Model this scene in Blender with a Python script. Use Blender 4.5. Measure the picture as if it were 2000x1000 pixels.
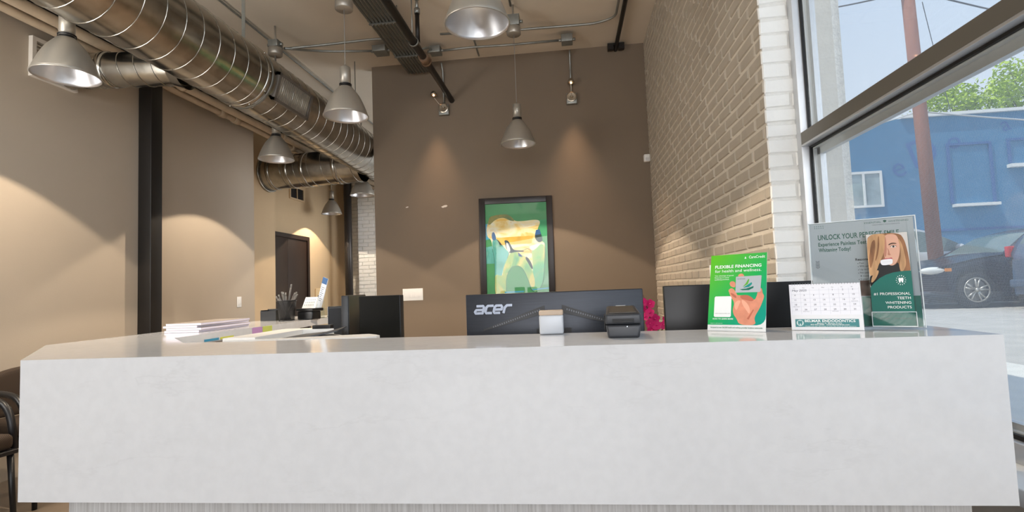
import bpy, bmesh, math, random
from mathutils import Vector, Matrix
from mathutils.geometry import tessellate_polygon
random.seed(7)
D = bpy.data; SC = bpy.context.scene; COL = SC.collection
PI = math.pi
for o in list(D.objects): D.objects.remove(o)

# ------------------------------------------------------------------ camera
CAM = Vector((0, 0, 1.22))
RW = Matrix(((0.99251, 0.11603, -0.0381), (0.04478, -0.05553, 0.99745), (0.11362, -0.99169, -0.06032)))
cd = D.cameras.new('camera'); cam = D.objects.new('camera', cd); COL.objects.link(cam)
cd.sensor_width = 36; cd.lens = 18.0; cd.clip_start = 0.02; cd.clip_end = 500
cam.matrix_world = Matrix.Translation(CAM) @ RW.transposed().to_4x4()
SC.camera = cam

# ------------------------------------------------------------------ colour management / world / lights
SC.view_settings.view_transform = 'Standard'; SC.view_settings.look = 'None'
SC.view_settings.gamma = 1.0; SC.view_settings.use_curve_mapping = False
SC.view_settings.exposure = 0.33

w = D.worlds.new('world'); SC.world = w; w.use_nodes = True
nt = w.node_tree; nt.nodes.clear()
wo = nt.nodes.new('ShaderNodeOutputWorld'); bg = nt.nodes.new('ShaderNodeBackground')
tc = nt.nodes.new('ShaderNodeTexCoord'); sep = nt.nodes.new('ShaderNodeSeparateXYZ')
rp = nt.nodes.new('ShaderNodeValToRGB')
rp.color_ramp.elements[0].position = 0.0; rp.color_ramp.elements[0].color = (0.86, 0.92, 1.0, 1)
rp.color_ramp.elements[1].position = 0.9; rp.color_ramp.elements[1].color = (0.42, 0.62, 0.95, 1)
nt.links.new(tc.outputs['Generated'], sep.inputs[0]); nt.links.new(sep.outputs['Z'], rp.inputs[0])
nt.links.new(rp.outputs[0], bg.inputs[0]); bg.inputs[1].default_value = 0.95
nt.links.new(bg.outputs[0], wo.inputs[0])

def light(name, kind, loc, energy, color=(1, 1, 1), target=None, **kw):
    l = D.lights.new(name, kind); l.energy = energy; l.color = color
    for k, v in kw.items(): setattr(l, k, v)
    o = D.objects.new(name, l); COL.objects.link(o); o.location = loc
    if target is not None:
        d = (Vector(target) - Vector(loc)); o.rotation_euler = d.to_track_quat('-Z', 'Y').to_euler()
    return o
# the sun: high, from behind this building, so it lights the street but not the room
light('sun', 'SUN', (0, 0, 20), 3.2, (1, 0.95, 0.86), target=(0 + 9, 0 + 4, 20 - 20), angle=0.009)
# area lights added for assumed windows behind the camera and for the side window
light('assumed_front_windows_light', 'AREA', (-.5, -7.9, 2.3), 260, (0.97, 0.97, 1.0), target=(-.8, 3, 4.5), shape='RECTANGLE', size=5.0, size_y=3.2)  # added light for assumed windows, the wall behind the camera is solid
light('daylight_side_window', 'AREA', (1.12, -3.6, 2.4), 165, (0.94, 0.96, 1.0), target=(-3, -1.4, 5.0), shape='RECTANGLE', size=7.0, size_y=2.6)
light('left_fill_light', 'AREA', (-3.88, 1.3, 2.3), 110, (1.0, 0.97, 0.92), target=(1.0, 4.6, 4.4), shape='RECTANGLE', size=1.9, size_y=2.2)  # added fill from the left to brighten the brick wall, no window there
light('assumed_hall_window_light', 'AREA', (0.6, 8.6, 2.2), 90, (0.93, 0.96, 1.0), target=(-4, 9.8, 1.9), shape='RECTANGLE', size=2.2, size_y=2.2)  # added light for an assumed window, none is built in the hall

# ------------------------------------------------------------------ materials
def lin(c):
    r = []
    for v in c:
        v = v / 255.0
        r.append(v / 12.92 if v <= 0.04045 else ((v + 0.055) / 1.055) ** 2.4)
    return (*r, 1)
MATS = {}
def mat(name, rgb=(200, 200, 200), rough=0.6, metal=0.0, noise=0.0, nscale=20.0, bump=0.0, bscale=60.0, emit=None, estr=0.0,
        trans=0.0, alpha=1.0, spec=0.5, coat=0.0, aniso=None, ior=1.45, sheen=0.0):
    if name in MATS: return MATS[name]
    m = D.materials.new(name); m.use_nodes = True; t = m.node_tree; b = t.nodes['Principled BSDF']
    c = lin(rgb); b.inputs['Base Color'].default_value = c
    b.inputs['Roughness'].default_value = rough; b.inputs['Metallic'].default_value = metal
    b.inputs['Specular IOR Level'].default_value = spec; b.inputs['IOR'].default_value = ior
    if coat: b.inputs['Coat Weight'].default_value = coat; b.inputs['Coat Roughness'].default_value = 0.04
    if trans: b.inputs['Transmission Weight'].default_value = trans
    if alpha < 1: b.inputs['Alpha'].default_value = alpha
    if emit: b.inputs['Emission Color'].default_value = lin(emit); b.inputs['Emission Strength'].default_value = estr
    tcn = t.nodes.new('ShaderNodeTexCoord')
    mp = t.nodes.new('ShaderNodeMapping'); t.links.new(tcn.outputs['Object'], mp.inputs[0])
    if aniso: mp.inputs['Scale'].default_value = aniso
    if noise:
        n = t.nodes.new('ShaderNodeTexNoise'); n.inputs['Scale'].default_value = nscale; n.inputs['Detail'].default_value = 5
        t.links.new(mp.outputs[0], n.inputs['Vector'])
        r = t.nodes.new('ShaderNodeMapRange'); r.inputs[1].default_value = 0.3; r.inputs[2].default_value = 0.7
        r.inputs[3].default_value = 1 - noise; r.inputs[4].default_value = 1 + noise
        t.links.new(n.outputs[0], r.inputs[0])
        mx = t.nodes.new('ShaderNodeVectorMath'); mx.operation = 'SCALE'; mx.inputs[0].default_value = c[:3]
        t.links.new(r.outputs[0], mx.inputs['Scale']); t.links.new(mx.outputs[0], b.inputs['Base Color'])
    if bump:
        n2 = t.nodes.new('ShaderNodeTexNoise'); n2.inputs['Scale'].default_value = bscale; n2.inputs['Detail'].default_value = 4
        t.links.new(mp.outputs[0], n2.inputs['Vector'])
        bp = t.nodes.new('ShaderNodeBump'); bp.inputs['Strength'].default_value = bump; bp.inputs['Distance'].default_value = 0.01
        t.links.new(n2.outputs[0], bp.inputs['Height']); t.links.new(bp.outputs[0], b.inputs['Normal'])
    MATS[name] = m; return m

M_grey = mat('grey_wall_paint', (122, 108, 92), 0.75, noise=0.02, nscale=3, bump=0.06, bscale=120)
M_beige = mat('beige_wall_paint', (180, 168, 152), 0.7, noise=0.02, nscale=2, bump=0.05, bscale=120)
M_tan = mat('tan_wall_paint', (205, 180, 145), 0.7, noise=0.03, nscale=2, bump=0.05, bscale=100)
M_ceil = mat('ceiling_paint', (214, 204, 188), 0.8, noise=0.03, nscale=2, bump=0.1, bscale=30)
M_brickT = mat('taupe_painted_brick', (180, 171, 157), 0.62, noise=0.05, nscale=9, bump=0.25, bscale=90)
M_mortT = mat('taupe_painted_mortar', (214, 206, 192), 0.7, noise=0.05, nscale=12, bump=0.4, bscale=60)  # same wall paint, made lighter where the smooth joints catch light
M_brickW = mat('white_painted_brick', (236, 236, 233), 0.6, noise=0.02, nscale=9, bump=0.3, bscale=70)
M_mortW = mat('white_painted_mortar', (222, 221, 217), 0.7, noise=0.04, nscale=20, bump=0.5, bscale=60)
M_floor = mat('floor_concrete', (118, 106, 94), 0.35, noise=0.15, nscale=4, bump=0.05)
M_white = mat('white_paint', (232, 232, 230), 0.5)
M_black = mat('black_plastic', (22, 22, 24), 0.38)
M_blackm = mat('black_painted_steel', (26, 23, 21), 0.45, noise=0.1, nscale=8)
M_glossb = mat('black_screen_glass', (6, 8, 7), 0.3, spec=.3)
M_alu = mat('anodised_aluminium', (206, 208, 211), 0.42, metal=0.7, noise=0.02, nscale=30)
M_aluD = mat('bronze_aluminium', (122, 118, 110), 0.42, metal=0.5)
M_gasket = mat('black_rubber', (14, 14, 16), 0.5)
M_door = mat('dark_brown_door', (46, 32, 24), 0.4, noise=0.1, nscale=6, aniso=(8, 8, 1))
M_pipe = mat('beige_painted_pipe', (190, 172, 148), 0.6, noise=0.1, nscale=9, bump=0.3, bscale=20)
M_cond = mat('galvanised_conduit', (150, 152, 148), 0.42, metal=0.75, noise=0.08, nscale=25)
M_spot = mat('brushed_nickel', (176, 166, 150), 0.3, metal=0.9)
M_copper = mat('copper_fitting', (122, 98, 78), 0.45, metal=0.4)
M_glass = None

def quartz():
    m = D.materials.new('white_quartz'); m.use_nodes = True; t = m.node_tree; b = t.nodes['Principled BSDF']
    tcn = t.nodes.new('ShaderNodeTexCoord')
    n = t.nodes.new('ShaderNodeTexNoise'); n.inputs['Scale'].default_value = 35; n.inputs['Detail'].default_value = 8
    t.links.new(tcn.outputs['Object'], n.inputs['Vector'])
    r = t.nodes.new('ShaderNodeValToRGB')
    r.color_ramp.elements[0].position = .35; r.color_ramp.elements[0].color = lin((220, 220, 221))
    r.color_ramp.elements[1].position = .65; r.color_ramp.elements[1].color = lin((224, 224, 225))
    t.links.new(n.outputs[0], r.inputs[0])
    mp = t.nodes.new('ShaderNodeMapping'); mp.inputs['Rotation'].default_value = (0.3, -0.35, 0); mp.inputs['Scale'].default_value = (0.5, 0.5, 1.7)
    t.links.new(tcn.outputs['Object'], mp.inputs[0])
    v = t.nodes.new('ShaderNodeTexNoise'); v.inputs['Scale'].default_value = 1.6; v.inputs['Detail'].default_value = 7; v.inputs['Roughness'].default_value = .62
    t.links.new(mp.outputs[0], v.inputs['Vector'])
    r2 = t.nodes.new('ShaderNodeValToRGB'); e = r2.color_ramp.elements
    e[0].position = .494; e[0].color = (0, 0, 0, 1); e[1].position = .508; e[1].color = (0, 0, 0, 1)
    k = e.new(.501); k.color = (1, 1, 1, 1)
    t.links.new(v.outputs[0], r2.inputs[0])
    n3 = t.nodes.new('ShaderNodeTexNoise'); n3.inputs['Scale'].default_value = 2.2; t.links.new(tcn.outputs['Object'], n3.inputs['Vector'])
    mr = t.nodes.new('ShaderNodeMapRange'); mr.inputs[1].default_value = .45; mr.inputs[2].default_value = .7; mr.inputs[4].default_value = .16
    t.links.new(n3.outputs[0], mr.inputs[0])
    mu = t.nodes.new('ShaderNodeMath'); mu.operation = 'MULTIPLY'
    t.links.new(r2.outputs[0], mu.inputs[0]); t.links.new(mr.outputs[0], mu.inputs[1])
    mx = t.nodes.new('ShaderNodeMix'); mx.data_type = 'RGBA'
    t.links.new(mu.outputs[0], mx.inputs[0]); t.links.new(r.outputs[0], mx.inputs[6]); mx.inputs[7].default_value = lin((172, 170, 168))
    t.links.new(mx.outputs[2], b.inputs['Base Color'])
    b.inputs['Roughness'].default_value = 0.09; b.inputs['IOR'].default_value = 1.5
    return m
M_quartz = quartz()

def wood_grey():
    m = D.materials.new('pale_grey_wood_grain'); m.use_nodes = True; t = m.node_tree; b = t.nodes['Principled BSDF']
    tcn = t.nodes.new('ShaderNodeTexCoord'); mp = t.nodes.new('ShaderNodeMapping'); mp.inputs['Scale'].default_value = (60, 60, 1.5)
    t.links.new(tcn.outputs['Object'], mp.inputs[0])
    n = t.nodes.new('ShaderNodeTexNoise'); n.inputs['Scale'].default_value = 3; n.inputs['Detail'].default_value = 6; t.links.new(mp.outputs[0], n.inputs['Vector'])
    r = t.nodes.new('ShaderNodeValToRGB'); r.color_ramp.elements[0].position = .3; r.color_ramp.elements[0].color = lin((176, 174, 172))
    r.color_ramp.elements[1].position = .7; r.color_ramp.elements[1].color = lin((212, 211, 210))
    t.links.new(n.outputs[0], r.inputs[0]); t.links.new(r.outputs[0], b.inputs['Base Color']); b.inputs['Roughness'].default_value = .5
    return m
M_wood = wood_grey()

def duct_mat():
    m = D.materials.new('galvanised_duct_steel'); m.use_nodes = True; t = m.node_tree; b = t.nodes['Principled BSDF']
    tcn = t.nodes.new('ShaderNodeTexCoord')
    n = t.nodes.new('ShaderNodeTexNoise'); n.inputs['Scale'].default_value = 7; n.inputs['Detail'].default_value = 6; t.links.new(tcn.outputs['Object'], n.inputs['Vector'])
    r = t.nodes.new('ShaderNodeValToRGB'); r.color_ramp.elements[0].position = .3; r.color_ramp.elements[0].color = lin((150, 147, 140))
    r.color_ramp.elements[1].position = .7; r.color_ramp.elements[1].color = lin((190, 187, 180))
    t.links.new(n.outputs[0], r.inputs[0]); t.links.new(r.outputs[0], b.inputs['Base Color'])
    b.inputs['Metallic'].default_value = 1.0
    mr = t.nodes.new('ShaderNodeMapRange'); mr.inputs[3].default_value = .14; mr.inputs[4].default_value = .30
    t.links.new(n.outputs[0], mr.inputs[0]); t.links.new(mr.outputs[0], b.inputs['Roughness'])
    return m
M_duct = duct_mat()

def glass_mat(name, tint=(1, 1, 1), refl=0.06):
    m = D.materials.new(name); m.use_nodes = True; t = m.node_tree; t.nodes.clear()
    out = t.nodes.new('ShaderNodeOutputMaterial'); tr = t.nodes.new('ShaderNodeBsdfTransparent'); gl = t.nodes.new('ShaderNodeBsdfGlossy')
    tr.inputs[0].default_value = (*tint, 1); gl.inputs['Roughness'].default_value = 0.02
    fr = t.nodes.new('ShaderNodeLayerWeight'); fr.inputs[0].default_value = 0.25
    mr = t.nodes.new('ShaderNodeMapRange'); mr.inputs[3].default_value = refl * .4; mr.inputs[4].default_value = .6
    pw = t.nodes.new('ShaderNodeMath'); pw.operation = 'POWER'; pw.inputs[1].default_value = 2.5
    t.links.new(fr.outputs['Facing'], pw.inputs[0]); t.links.new(pw.outputs[0], mr.inputs[0])
    mx = t.nodes.new('ShaderNodeMixShader'); t.links.new(mr.outputs[0], mx.inputs[0])
    t.links.new(tr.outputs[0], mx.inputs[1]); t.links.new(gl.outputs[0], mx.inputs[2]); t.links.new(mx.outputs[0], out.inputs[0])
    return m
M_glass = glass_mat('window_glass', (0.97, 0.985, 0.98))
M_acrylic = glass_mat('clear_acrylic', (0.95, 0.97, 0.97), 0.1)

def screen_mat():
    # woven solar screen: a lattice of pale threads with open holes between them
    m = D.materials.new('woven_solar_screen'); m.use_nodes = True; t = m.node_tree; t.nodes.clear()
    out = t.nodes.new('ShaderNodeOutputMaterial'); tr = t.nodes.new('ShaderNodeBsdfTransparent')
    df = t.nodes.new('ShaderNodeBsdfDiffuse'); df.inputs[0].default_value = lin((190, 196, 204))
    tl = t.nodes.new('ShaderNodeBsdfTranslucent'); tl.inputs[0].default_value = lin((205, 212, 222))
    ad = t.nodes.new('ShaderNodeMixShader'); ad.inputs[0].default_value = .7
    t.links.new(df.outputs[0], ad.inputs[1]); t.links.new(tl.outputs[0], ad.inputs[2])
    tcn = t.nodes.new('ShaderNodeTexCoord'); sp = t.nodes.new('ShaderNodeSeparateXYZ'); t.links.new(tcn.outputs['Object'], sp.inputs[0])
    def thread(o, pitch, width):
        a = t.nodes.new('ShaderNodeMath'); a.operation = 'DIVIDE'; a.inputs[1].default_value = pitch; t.links.new(o, a.inputs[0])
        f = t.nodes.new('ShaderNodeMath'); f.operation = 'FRACT'; t.links.new(a.outputs[0], f.inputs[0])
        l = t.nodes.new('ShaderNodeMath'); l.operation = 'LESS_THAN'; l.inputs[1].default_value = width; t.links.new(f.outputs[0], l.inputs[0]); return l
    a = thread(sp.outputs['Y'], .0028, .16); b = thread(sp.outputs['Z'], .0024, .16)
    mxm = t.nodes.new('ShaderNodeMath'); mxm.operation = 'MAXIMUM'; t.links.new(a.outputs[0], mxm.inputs[0]); t.links.new(b.outputs[0], mxm.inputs[1])
    mx = t.nodes.new('ShaderNodeMixShader'); t.links.new(mxm.outputs[0], mx.inputs[0])
    t.links.new(tr.outputs[0], mx.inputs[1]); t.links.new(ad.outputs[0], mx.inputs[2]); t.links.new(mx.outputs[0], out.inputs[0])
    return m
M_screen = screen_mat()

# ------------------------------------------------------------------ mesh builder
def frame_from(d):
    d = Vector(d).normalized(); a = Vector((0, 0, 1)) if abs(d.z) < .95 else Vector((1, 0, 0))
    u = d.cross(a).normalized(); return u, d.cross(u).normalized(), d
class MB:
    def __init__(s): s.v = []; s.f = []; s.m = []; s.sm = []; s.mats = []; s.cur = 0; s.T = Matrix.Identity(4)
    def use(s, m):
        if m not in s.mats: s.mats.append(m)
        s.cur = s.mats.index(m); return s
    def at(s, T): s.T = T; return s
    def add(s, vs, fs, smooth=False):
        b = len(s.v); s.v += [tuple(s.T @ Vector(p)) for p in vs]
        for f in fs: s.f.append([b + i for i in f]); s.m.append(s.cur); s.sm.append(smooth)
        return s
    def box(s, lo, hi, bev=0.0):
        if bev <= 0:
            x0, y0, z0 = lo; x1, y1, z1 = hi
            vs = [(x0,y0,z0),(x1,y0,z0),(x1,y1,z0),(x0,y1,z0),(x0,y0,z1),(x1,y0,z1),(x1,y1,z1),(x0,y1,z1)]
            return s.add(vs, [(0,3,2,1),(4,5,6,7),(0,1,5,4),(1,2,6,5),(2,3,7,6),(3,0,4,7)])
        bm = bmesh.new(); bmesh.ops.create_cube(bm, size=1)
        for v in bm.verts: v.co = Vector([(lo[i] + hi[i]) / 2 + v.co[i] * (hi[i] - lo[i]) for i in range(3)])
        bmesh.ops.bevel(bm, geom=bm.edges[:] , offset=bev, segments=3, profile=.5, affect='EDGES')
        s.bm(bm); return s
    def bm(s, bm, smooth=True):
        bm.verts.ensure_lookup_table(); bm.verts.index_update()
        s.add([v.co[:] for v in bm.verts], [[v.index for v in f.verts] for f in bm.faces], smooth); bm.free(); return s
    def cyl(s, p0, p1, r0, r1=None, n=20, caps=True):
        r1 = r0 if r1 is None else r1; p0 = Vector(p0); p1 = Vector(p1); u, v, d = frame_from(p1 - p0)
        vs = []
        for p, r in ((p0, r0), (p1, r1)):
            for i in range(n): a = 2 * PI * i / n; vs.append(p + u * (r * math.cos(a)) + v * (r * math.sin(a)))
        fs = [(i, (i + 1) % n, n + (i + 1) % n, n + i) for i in range(n)]
        s.add(vs, fs, True)
        if caps: s.add(vs[:n], [list(range(n))[::-1]]); s.add(vs[n:], [list(range(n))])
        return s
    def tube(s, pts, r, n=10):
        pts = [Vector(p) for p in pts]; vs = []; prev = None
        for i, p in enumerate(pts):
            d = (pts[min(i + 1, len(pts) - 1)] - pts[max(i - 1, 0)]).normalized()
            if prev is None: u, v, _ = frame_from(d)
            else:
                u = (prev - d * prev.dot(d)).normalized(); v = d.cross(u)
            prev = u
            rr = r[i] if isinstance(r, (list, tuple)) else r
            for k in range(n): a = 2 * PI * k / n; vs.append(p + u * (rr * math.cos(a)) + v * (rr * math.sin(a)))
        fs = []
        for i in range(len(pts) - 1):
            for k in range(n): fs.append((i*n+k, i*n+(k+1)%n, (i+1)*n+(k+1)%n, (i+1)*n+k))
        s.add(vs, fs, True); s.add(vs[:n], [list(range(n))[::-1]]); s.add(vs[-n:], [list(range(n))]); return s
    def lathe(s, prof, o=(0, 0, 0), n=40, axis=(0, 0, 1), smooth=True, close=False):
        u, v, d = (Vector((1,0,0)), Vector((0,1,0)), Vector((0,0,1))) if tuple(axis) == (0,0,1) else frame_from(axis)
        o = Vector(o); vs = []
        for r, z in prof:
            for i in range(n): a = 2 * PI * i / n; vs.append(o + u * (r * math.cos(a)) + v * (r * math.sin(a)) + d * z)
        fs = []; m = len(prof)
        for j in range(m - 1 + (1 if close else 0)):
            for i in range(n): fs.append((j*n+i, j*n+(i+1)%n, ((j+1)%m)*n+(i+1)%n, ((j+1)%m)*n+i))
        return s.add(vs, fs, smooth)
    def prism(s, poly, z0, z1):
        n = len(poly); vs = [(x, y, z0) for x, y in poly] + [(x, y, z1) for x, y in poly]
        return s.add(vs, [list(range(n))[::-1], list(range(n, 2*n))] + [(i, (i+1)%n, n+(i+1)%n, n+i) for i in range(n)])
    def ball(s, c, r, sc=(1,1,1), n=14, rings=8):
        prof = [(math.sin(PI*j/rings), -math.cos(PI*j/rings)) for j in range(rings+1)]
        vs = []
        for rr, z in prof:
            for i in range(n): a = 2*PI*i/n; vs.append((c[0]+r*sc[0]*rr*math.cos(a), c[1]+r*sc[1]*rr*math.sin(a), c[2]+r*sc[2]*z))
        fs = [(j*n+i, j*n+(i+1)%n, (j+1)*n+(i+1)%n, (j+1)*n+i) for j in range(rings) for i in range(n)]
        return s.add(vs, fs, True)
    def build(s, name, material=None, parent=None, world=False):
        me = D.meshes.new(name); vs = s.v; loc = Vector((0, 0, 0))
        if parent is None:
            xs = [p[0] for p in vs]; ys = [p[1] for p in vs]; zs = [p[2] for p in vs]
            loc = Vector(((min(xs)+max(xs))/2, (min(ys)+max(ys))/2, min(zs)))
            vs = [tuple(Vector(p) - loc) for p in vs]
        elif world:
            inv = WORLD[parent.name].inverted(); vs = [tuple(inv @ Vector(p)) for p in vs]
        me.from_pydata(vs, [], s.f)
        for mm in (s.mats or [material]): me.materials.append(mm)
        if s.mats: me.polygons.foreach_set('material_index', s.m)
        me.polygons.foreach_set('use_smooth', s.sm)
        bm = bmesh.new(); bm.from_mesh(me); bmesh.ops.remove_doubles(bm, verts=bm.verts, dist=1e-6)
        bm.to_mesh(me); bm.free()
        me.update()
        o = D.objects.new(name, me); COL.objects.link(o)
        if any(s.sm) and not all(s.sm) :
            pass
        if parent is not None: o.parent = parent
        else: o.location = loc
        WORLD[o.name] = (WORLD[parent.name].copy() if parent is not None else Matrix.Translation(loc))
        return o
WORLD = {}
def tag(o, label=None, cat=None, group=None, kind=None):
    if label: o['label'] = label
    if cat: o['category'] = cat
    if group: o['group'] = group
    if kind: o['kind'] = kind
    return o
def thing(name, label, cat, loc=(0, 0, 0), rz=0, group=None, rot=None):
    o = D.objects.new(name, None); COL.objects.link(o); o.location = loc; o.rotation_euler = rot or (0, 0, rz)
    o.empty_display_size = .05
    R = (Matrix.Rotation(rot[2], 4, 'Z') @ Matrix.Rotation(rot[1], 4, 'Y') @ Matrix.Rotation(rot[0], 4, 'X')) if rot else Matrix.Rotation(rz, 4, 'Z')
    WORLD[o.name] = Matrix.Translation(loc) @ R
    return tag(o, label, cat, group)
def copy_tree(o, parent=None):
    c = o.copy(); COL.objects.link(c)
    if parent is not None: c.parent = parent
    WORLD[c.name] = WORLD[o.name].copy()
    for ch in list(o.children): copy_tree(ch, c)
    return c
def struct(o, label=None, cat=None): return tag(o, label, cat, kind='structure')

# text as flat triangles, fitted to a box
def text_tris(body, bold=0.0, shear=0.0):
    cu = D.curves.new('t', 'FONT'); cu.body = body; cu.size = 1; cu.offset = bold; cu.shear = shear; cu.resolution_u = 3; cu.fill_mode = 'FRONT'; cu.space_character = 1.0 + bold * 2.2
    ob = D.objects.new('t', cu); COL.objects.link(ob); bpy.context.view_layer.update()
    dg = bpy.context.evaluated_depsgraph_get(); ev = ob.evaluated_get(dg); me = ev.to_mesh()
    vs = [v.co.copy() for v in me.vertices]; fs = [list(p.vertices) for p in me.polygons]
    ev.to_mesh_clear(); D.objects.remove(ob); D.curves.remove(cu); return vs, fs
class Print:
    """flat artwork on a plane: origin at top-left, u right, v down, n outwards; units metres"""
    def __init__(s, O, U, V, N, step=0.00025): s.O = Vector(O); s.U = Vector(U).normalized(); s.V = Vector(V).normalized(); s.N = Vector(N).normalized(); s.mb = MB(); s.step = step
    def P(s, u, v, l): return s.O + s.U * u + s.V * v + s.N * (l * s.step)
    def poly(s, pts, m, l=1):
        s.mb.use(m); vs = [s.P(u, v, l) for u, v in pts]
        tr = tessellate_polygon([[Vector((u, v, 0)) for u, v in pts]]); fs = []
        for a, b, c in tr:
            if (vs[b] - vs[a]).cross(vs[c] - vs[a]).dot(s.N) < 0: b, c = c, b
            fs.append((a, b, c))
        s.mb.add(vs, fs); return s
    def rect(s, u0, v0, u1, v1, m, l=1): return s.poly([(u0, v0), (u1, v0), (u1, v1), (u0, v1)], m, l)
    def ell(s, u, v, a, b, m, l=1, n=24, rot=0):
        return s.poly([(u + a*math.cos(t)*math.cos(rot) - b*math.sin(t)*math.sin(rot), v + a*math.cos(t)*math.sin(rot) + b*math.sin(t)*math.cos(rot)) for t in [2*PI*i/n for i in range(n)]], m, l)
    def line(s, pts, w, m, l=1):
        for (a, b) in zip(pts, pts[1:]):
            dx, dy = b[0]-a[0], b[1]-a[1]; L = math.hypot(dx, dy) or 1; nx, ny = -dy/L*w/2, dx/L*w/2
            s.poly([(a[0]+nx, a[1]+ny), (b[0]+nx, b[1]+ny), (b[0]-nx, b[1]-ny), (a[0]-nx, a[1]-ny)], m, l)
        return s
    def text(s, body, u0, v, m, l=2, h=None, w=None, bold=0.0, right=None, shear=0.0, center=None):
        """baseline at v; cap height h; w fits width; right = right edge"""
        vs, fs = text_tris(body, bold, shear)
        if not vs: return s
        x0 = min(p.x for p in vs); x1 = max(p.x for p in vs); sy = h / 0.66; sx = (w / (x1 - x0)) if w else sy
        W = (x1 - x0) * sx
        if right is not None: u0 = right - W
        if center is not None: u0 = center - W / 2
        s.mb.use(m); s.mb.add([s.P(u0 + (p.x - x0) * sx, v - p.y * sy, l) for p in vs], fs); return s
    def build(s, name, parent, world=True): return s.mb.build(name, None, parent, world)
def chaikin(pts, it=2):
    for _ in range(it):
        out = []
        for a, b in zip(pts, pts[1:] + pts[:1]): out += [(a[0]*.75+b[0]*.25, a[1]*.75+b[1]*.25), (a[0]*.25+b[0]*.75, a[1]*.25+b[1]*.75)]
        pts = out
    return pts
def flat(name, rgb=(128, 128, 128), rough=.5): return mat('print_' + name, rgb, rough)

# =================================================================== SETTING
ZC = 4.16; XR = 1.011; XW = 1.156; YP = 2.668; YG = 6.3; XL = -4.0; XF = -4.8; YE = 10.5
struct(MB().box((-6.2, -8.3, -.1), (1.5, 11, 0)).build('floor', M_floor))
struct(MB().box((-6.2, -8.3, ZC), (1.37, 11, ZC + .3)).build('ceiling', M_ceil))
# left wall: thick block ending at y 6.09, then the far room's outer wall
struct(MB().box((-4.5, -8.1, 0), (XL, 6.09, ZC)).build('wall_left', M_beige))
struct(MB().box((-5.1, 6.09, 0), (XF, YE + .3, ZC)).build('wall_left_far', M_tan))
struct(MB().box((-4.8, 6.07, 0), (-4.5, 6.2, ZC)).build('wall_left_return', M_beige))
wb = struct(MB().box((-2.475, YG, 0), (XR, YG + .16, ZC)).build('wall_back', M_grey))
struct(MB().box((-4.9, -8.3, 0), (1.5, -8.1, ZC)).build('wall_behind_camera', M_beige))
# plaster knocked off the grey wall
for (x, z, s) in ((-2.047, 2.286, .020), (-1.56, 2.267, .042)):
    m = MB(); pts = [(-1, 0), (-.5, .25), (.1, .45), (.7, .5), (1, .2), (.55, -.15), (0, -.2), (-.5, -.35)]
    vs = [(x + a * s, YG - .0015, z + b * s) for a, b in pts]; m.add(vs + [(p[0], YG + .001, p[2]) for p in vs], [list(range(8))] + [(i, (i+1) % 8, 8 + (i+1) % 8, 8 + i) for i in range(8)])
    tag(m.build('plaster_chip', mat('bare_plaster', (220, 212, 200), .8), wb, True), 'white bare plaster chip')

def bricks(mb, O, U, N, W, H, m, course=.0765, blen=.232, rel=.011, gap=.010, wob=.004, ragged=0.0, seed=1):
    """raised painted bricks on plane O + U*u + Z*z, normal N"""
    rnd = random.Random(seed); O = Vector(O); U = Vector(U); N = Vector(N); mb.use(m)
    nz = int(H / course) + 1
    for j in range(nz):
        z0 = j * course + gap / 2; z1 = min((j + 1) * course - gap / 2, H)
        if z1 - z0 < .01: continue
        u = -blen * (.5 if j % 2 else 0) - rnd.random() * .02
        while u < W:
            L = blen * (1 + rnd.uniform(-.06, .06)); a = max(u + gap / 2, 0); b = min(u + L - gap / 2, W); u += L
            if b - a < .015: continue
            r = rel * rnd.uniform(.6, 1.15); bv = .005
            zz0 = z0 + rnd.uniform(-wob, wob) * .5; zz1 = z1 + rnd.uniform(-wob, wob) * .5
            def P(uu, z, n): return O + U * uu + Vector((0, 0, z)) + N * n
            j4 = [rnd.uniform(-wob, wob) * .6 for _ in range(8)]
            vs = [P(a + j4[0], zz0 + j4[1], 0), P(b + j4[2], zz0 + j4[3], 0), P(b + j4[4], zz1 + j4[5], 0), P(a + j4[6], zz1 + j4[7], 0),
                  P(a + bv + j4[0], zz0 + bv + j4[1], r), P(b - bv + j4[2], zz0 + bv + j4[3], r), P(b - bv + j4[4], zz1 - bv + j4[5], r), P(a + bv + j4[6], zz1 - bv + j4[7], r)]
            mb.add(vs, [(4,5,6,7),(0,1,5,4),(1,2,6,5),(2,3,7,6),(3,0,4,7)])
    return mb
# right wall of taupe painted brick, with a white painted end pier beside the window
mb = MB().use(M_mortT).box((XR, YP + .012, 0), (1.36, YE, ZC))
bricks(mb, (XR, YG, 0), (0, -1, 0), (-1, 0, 0), YG - YP, ZC, M_brickT, seed=3, gap=.017, rel=.008)
struct(mb.build('wall_right'))
mb = MB().use(M_mortW).box((XR + .001, YP, 0), (XW + .02, YP + .012, ZC))
bricks(mb, (XR - .006, YP, 0), (1, 0, 0), (0, -1, 0), .150, ZC, M_brickW, blen=.31, seed=5, rel=.008, wob=.006)
struct(mb.build('wall_right_pier'))
# outside face of the thick pier, stucco
M_stucco = mat('pale_stucco', (232, 228, 220), .9, noise=.12, nscale=90, bump=.7, bscale=160)
struct(MB().box((XW + .02, YP + .03, 0.0), (1.405, YP + .6, ZC + .4)).build('stucco_pier', M_stucco))
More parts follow.
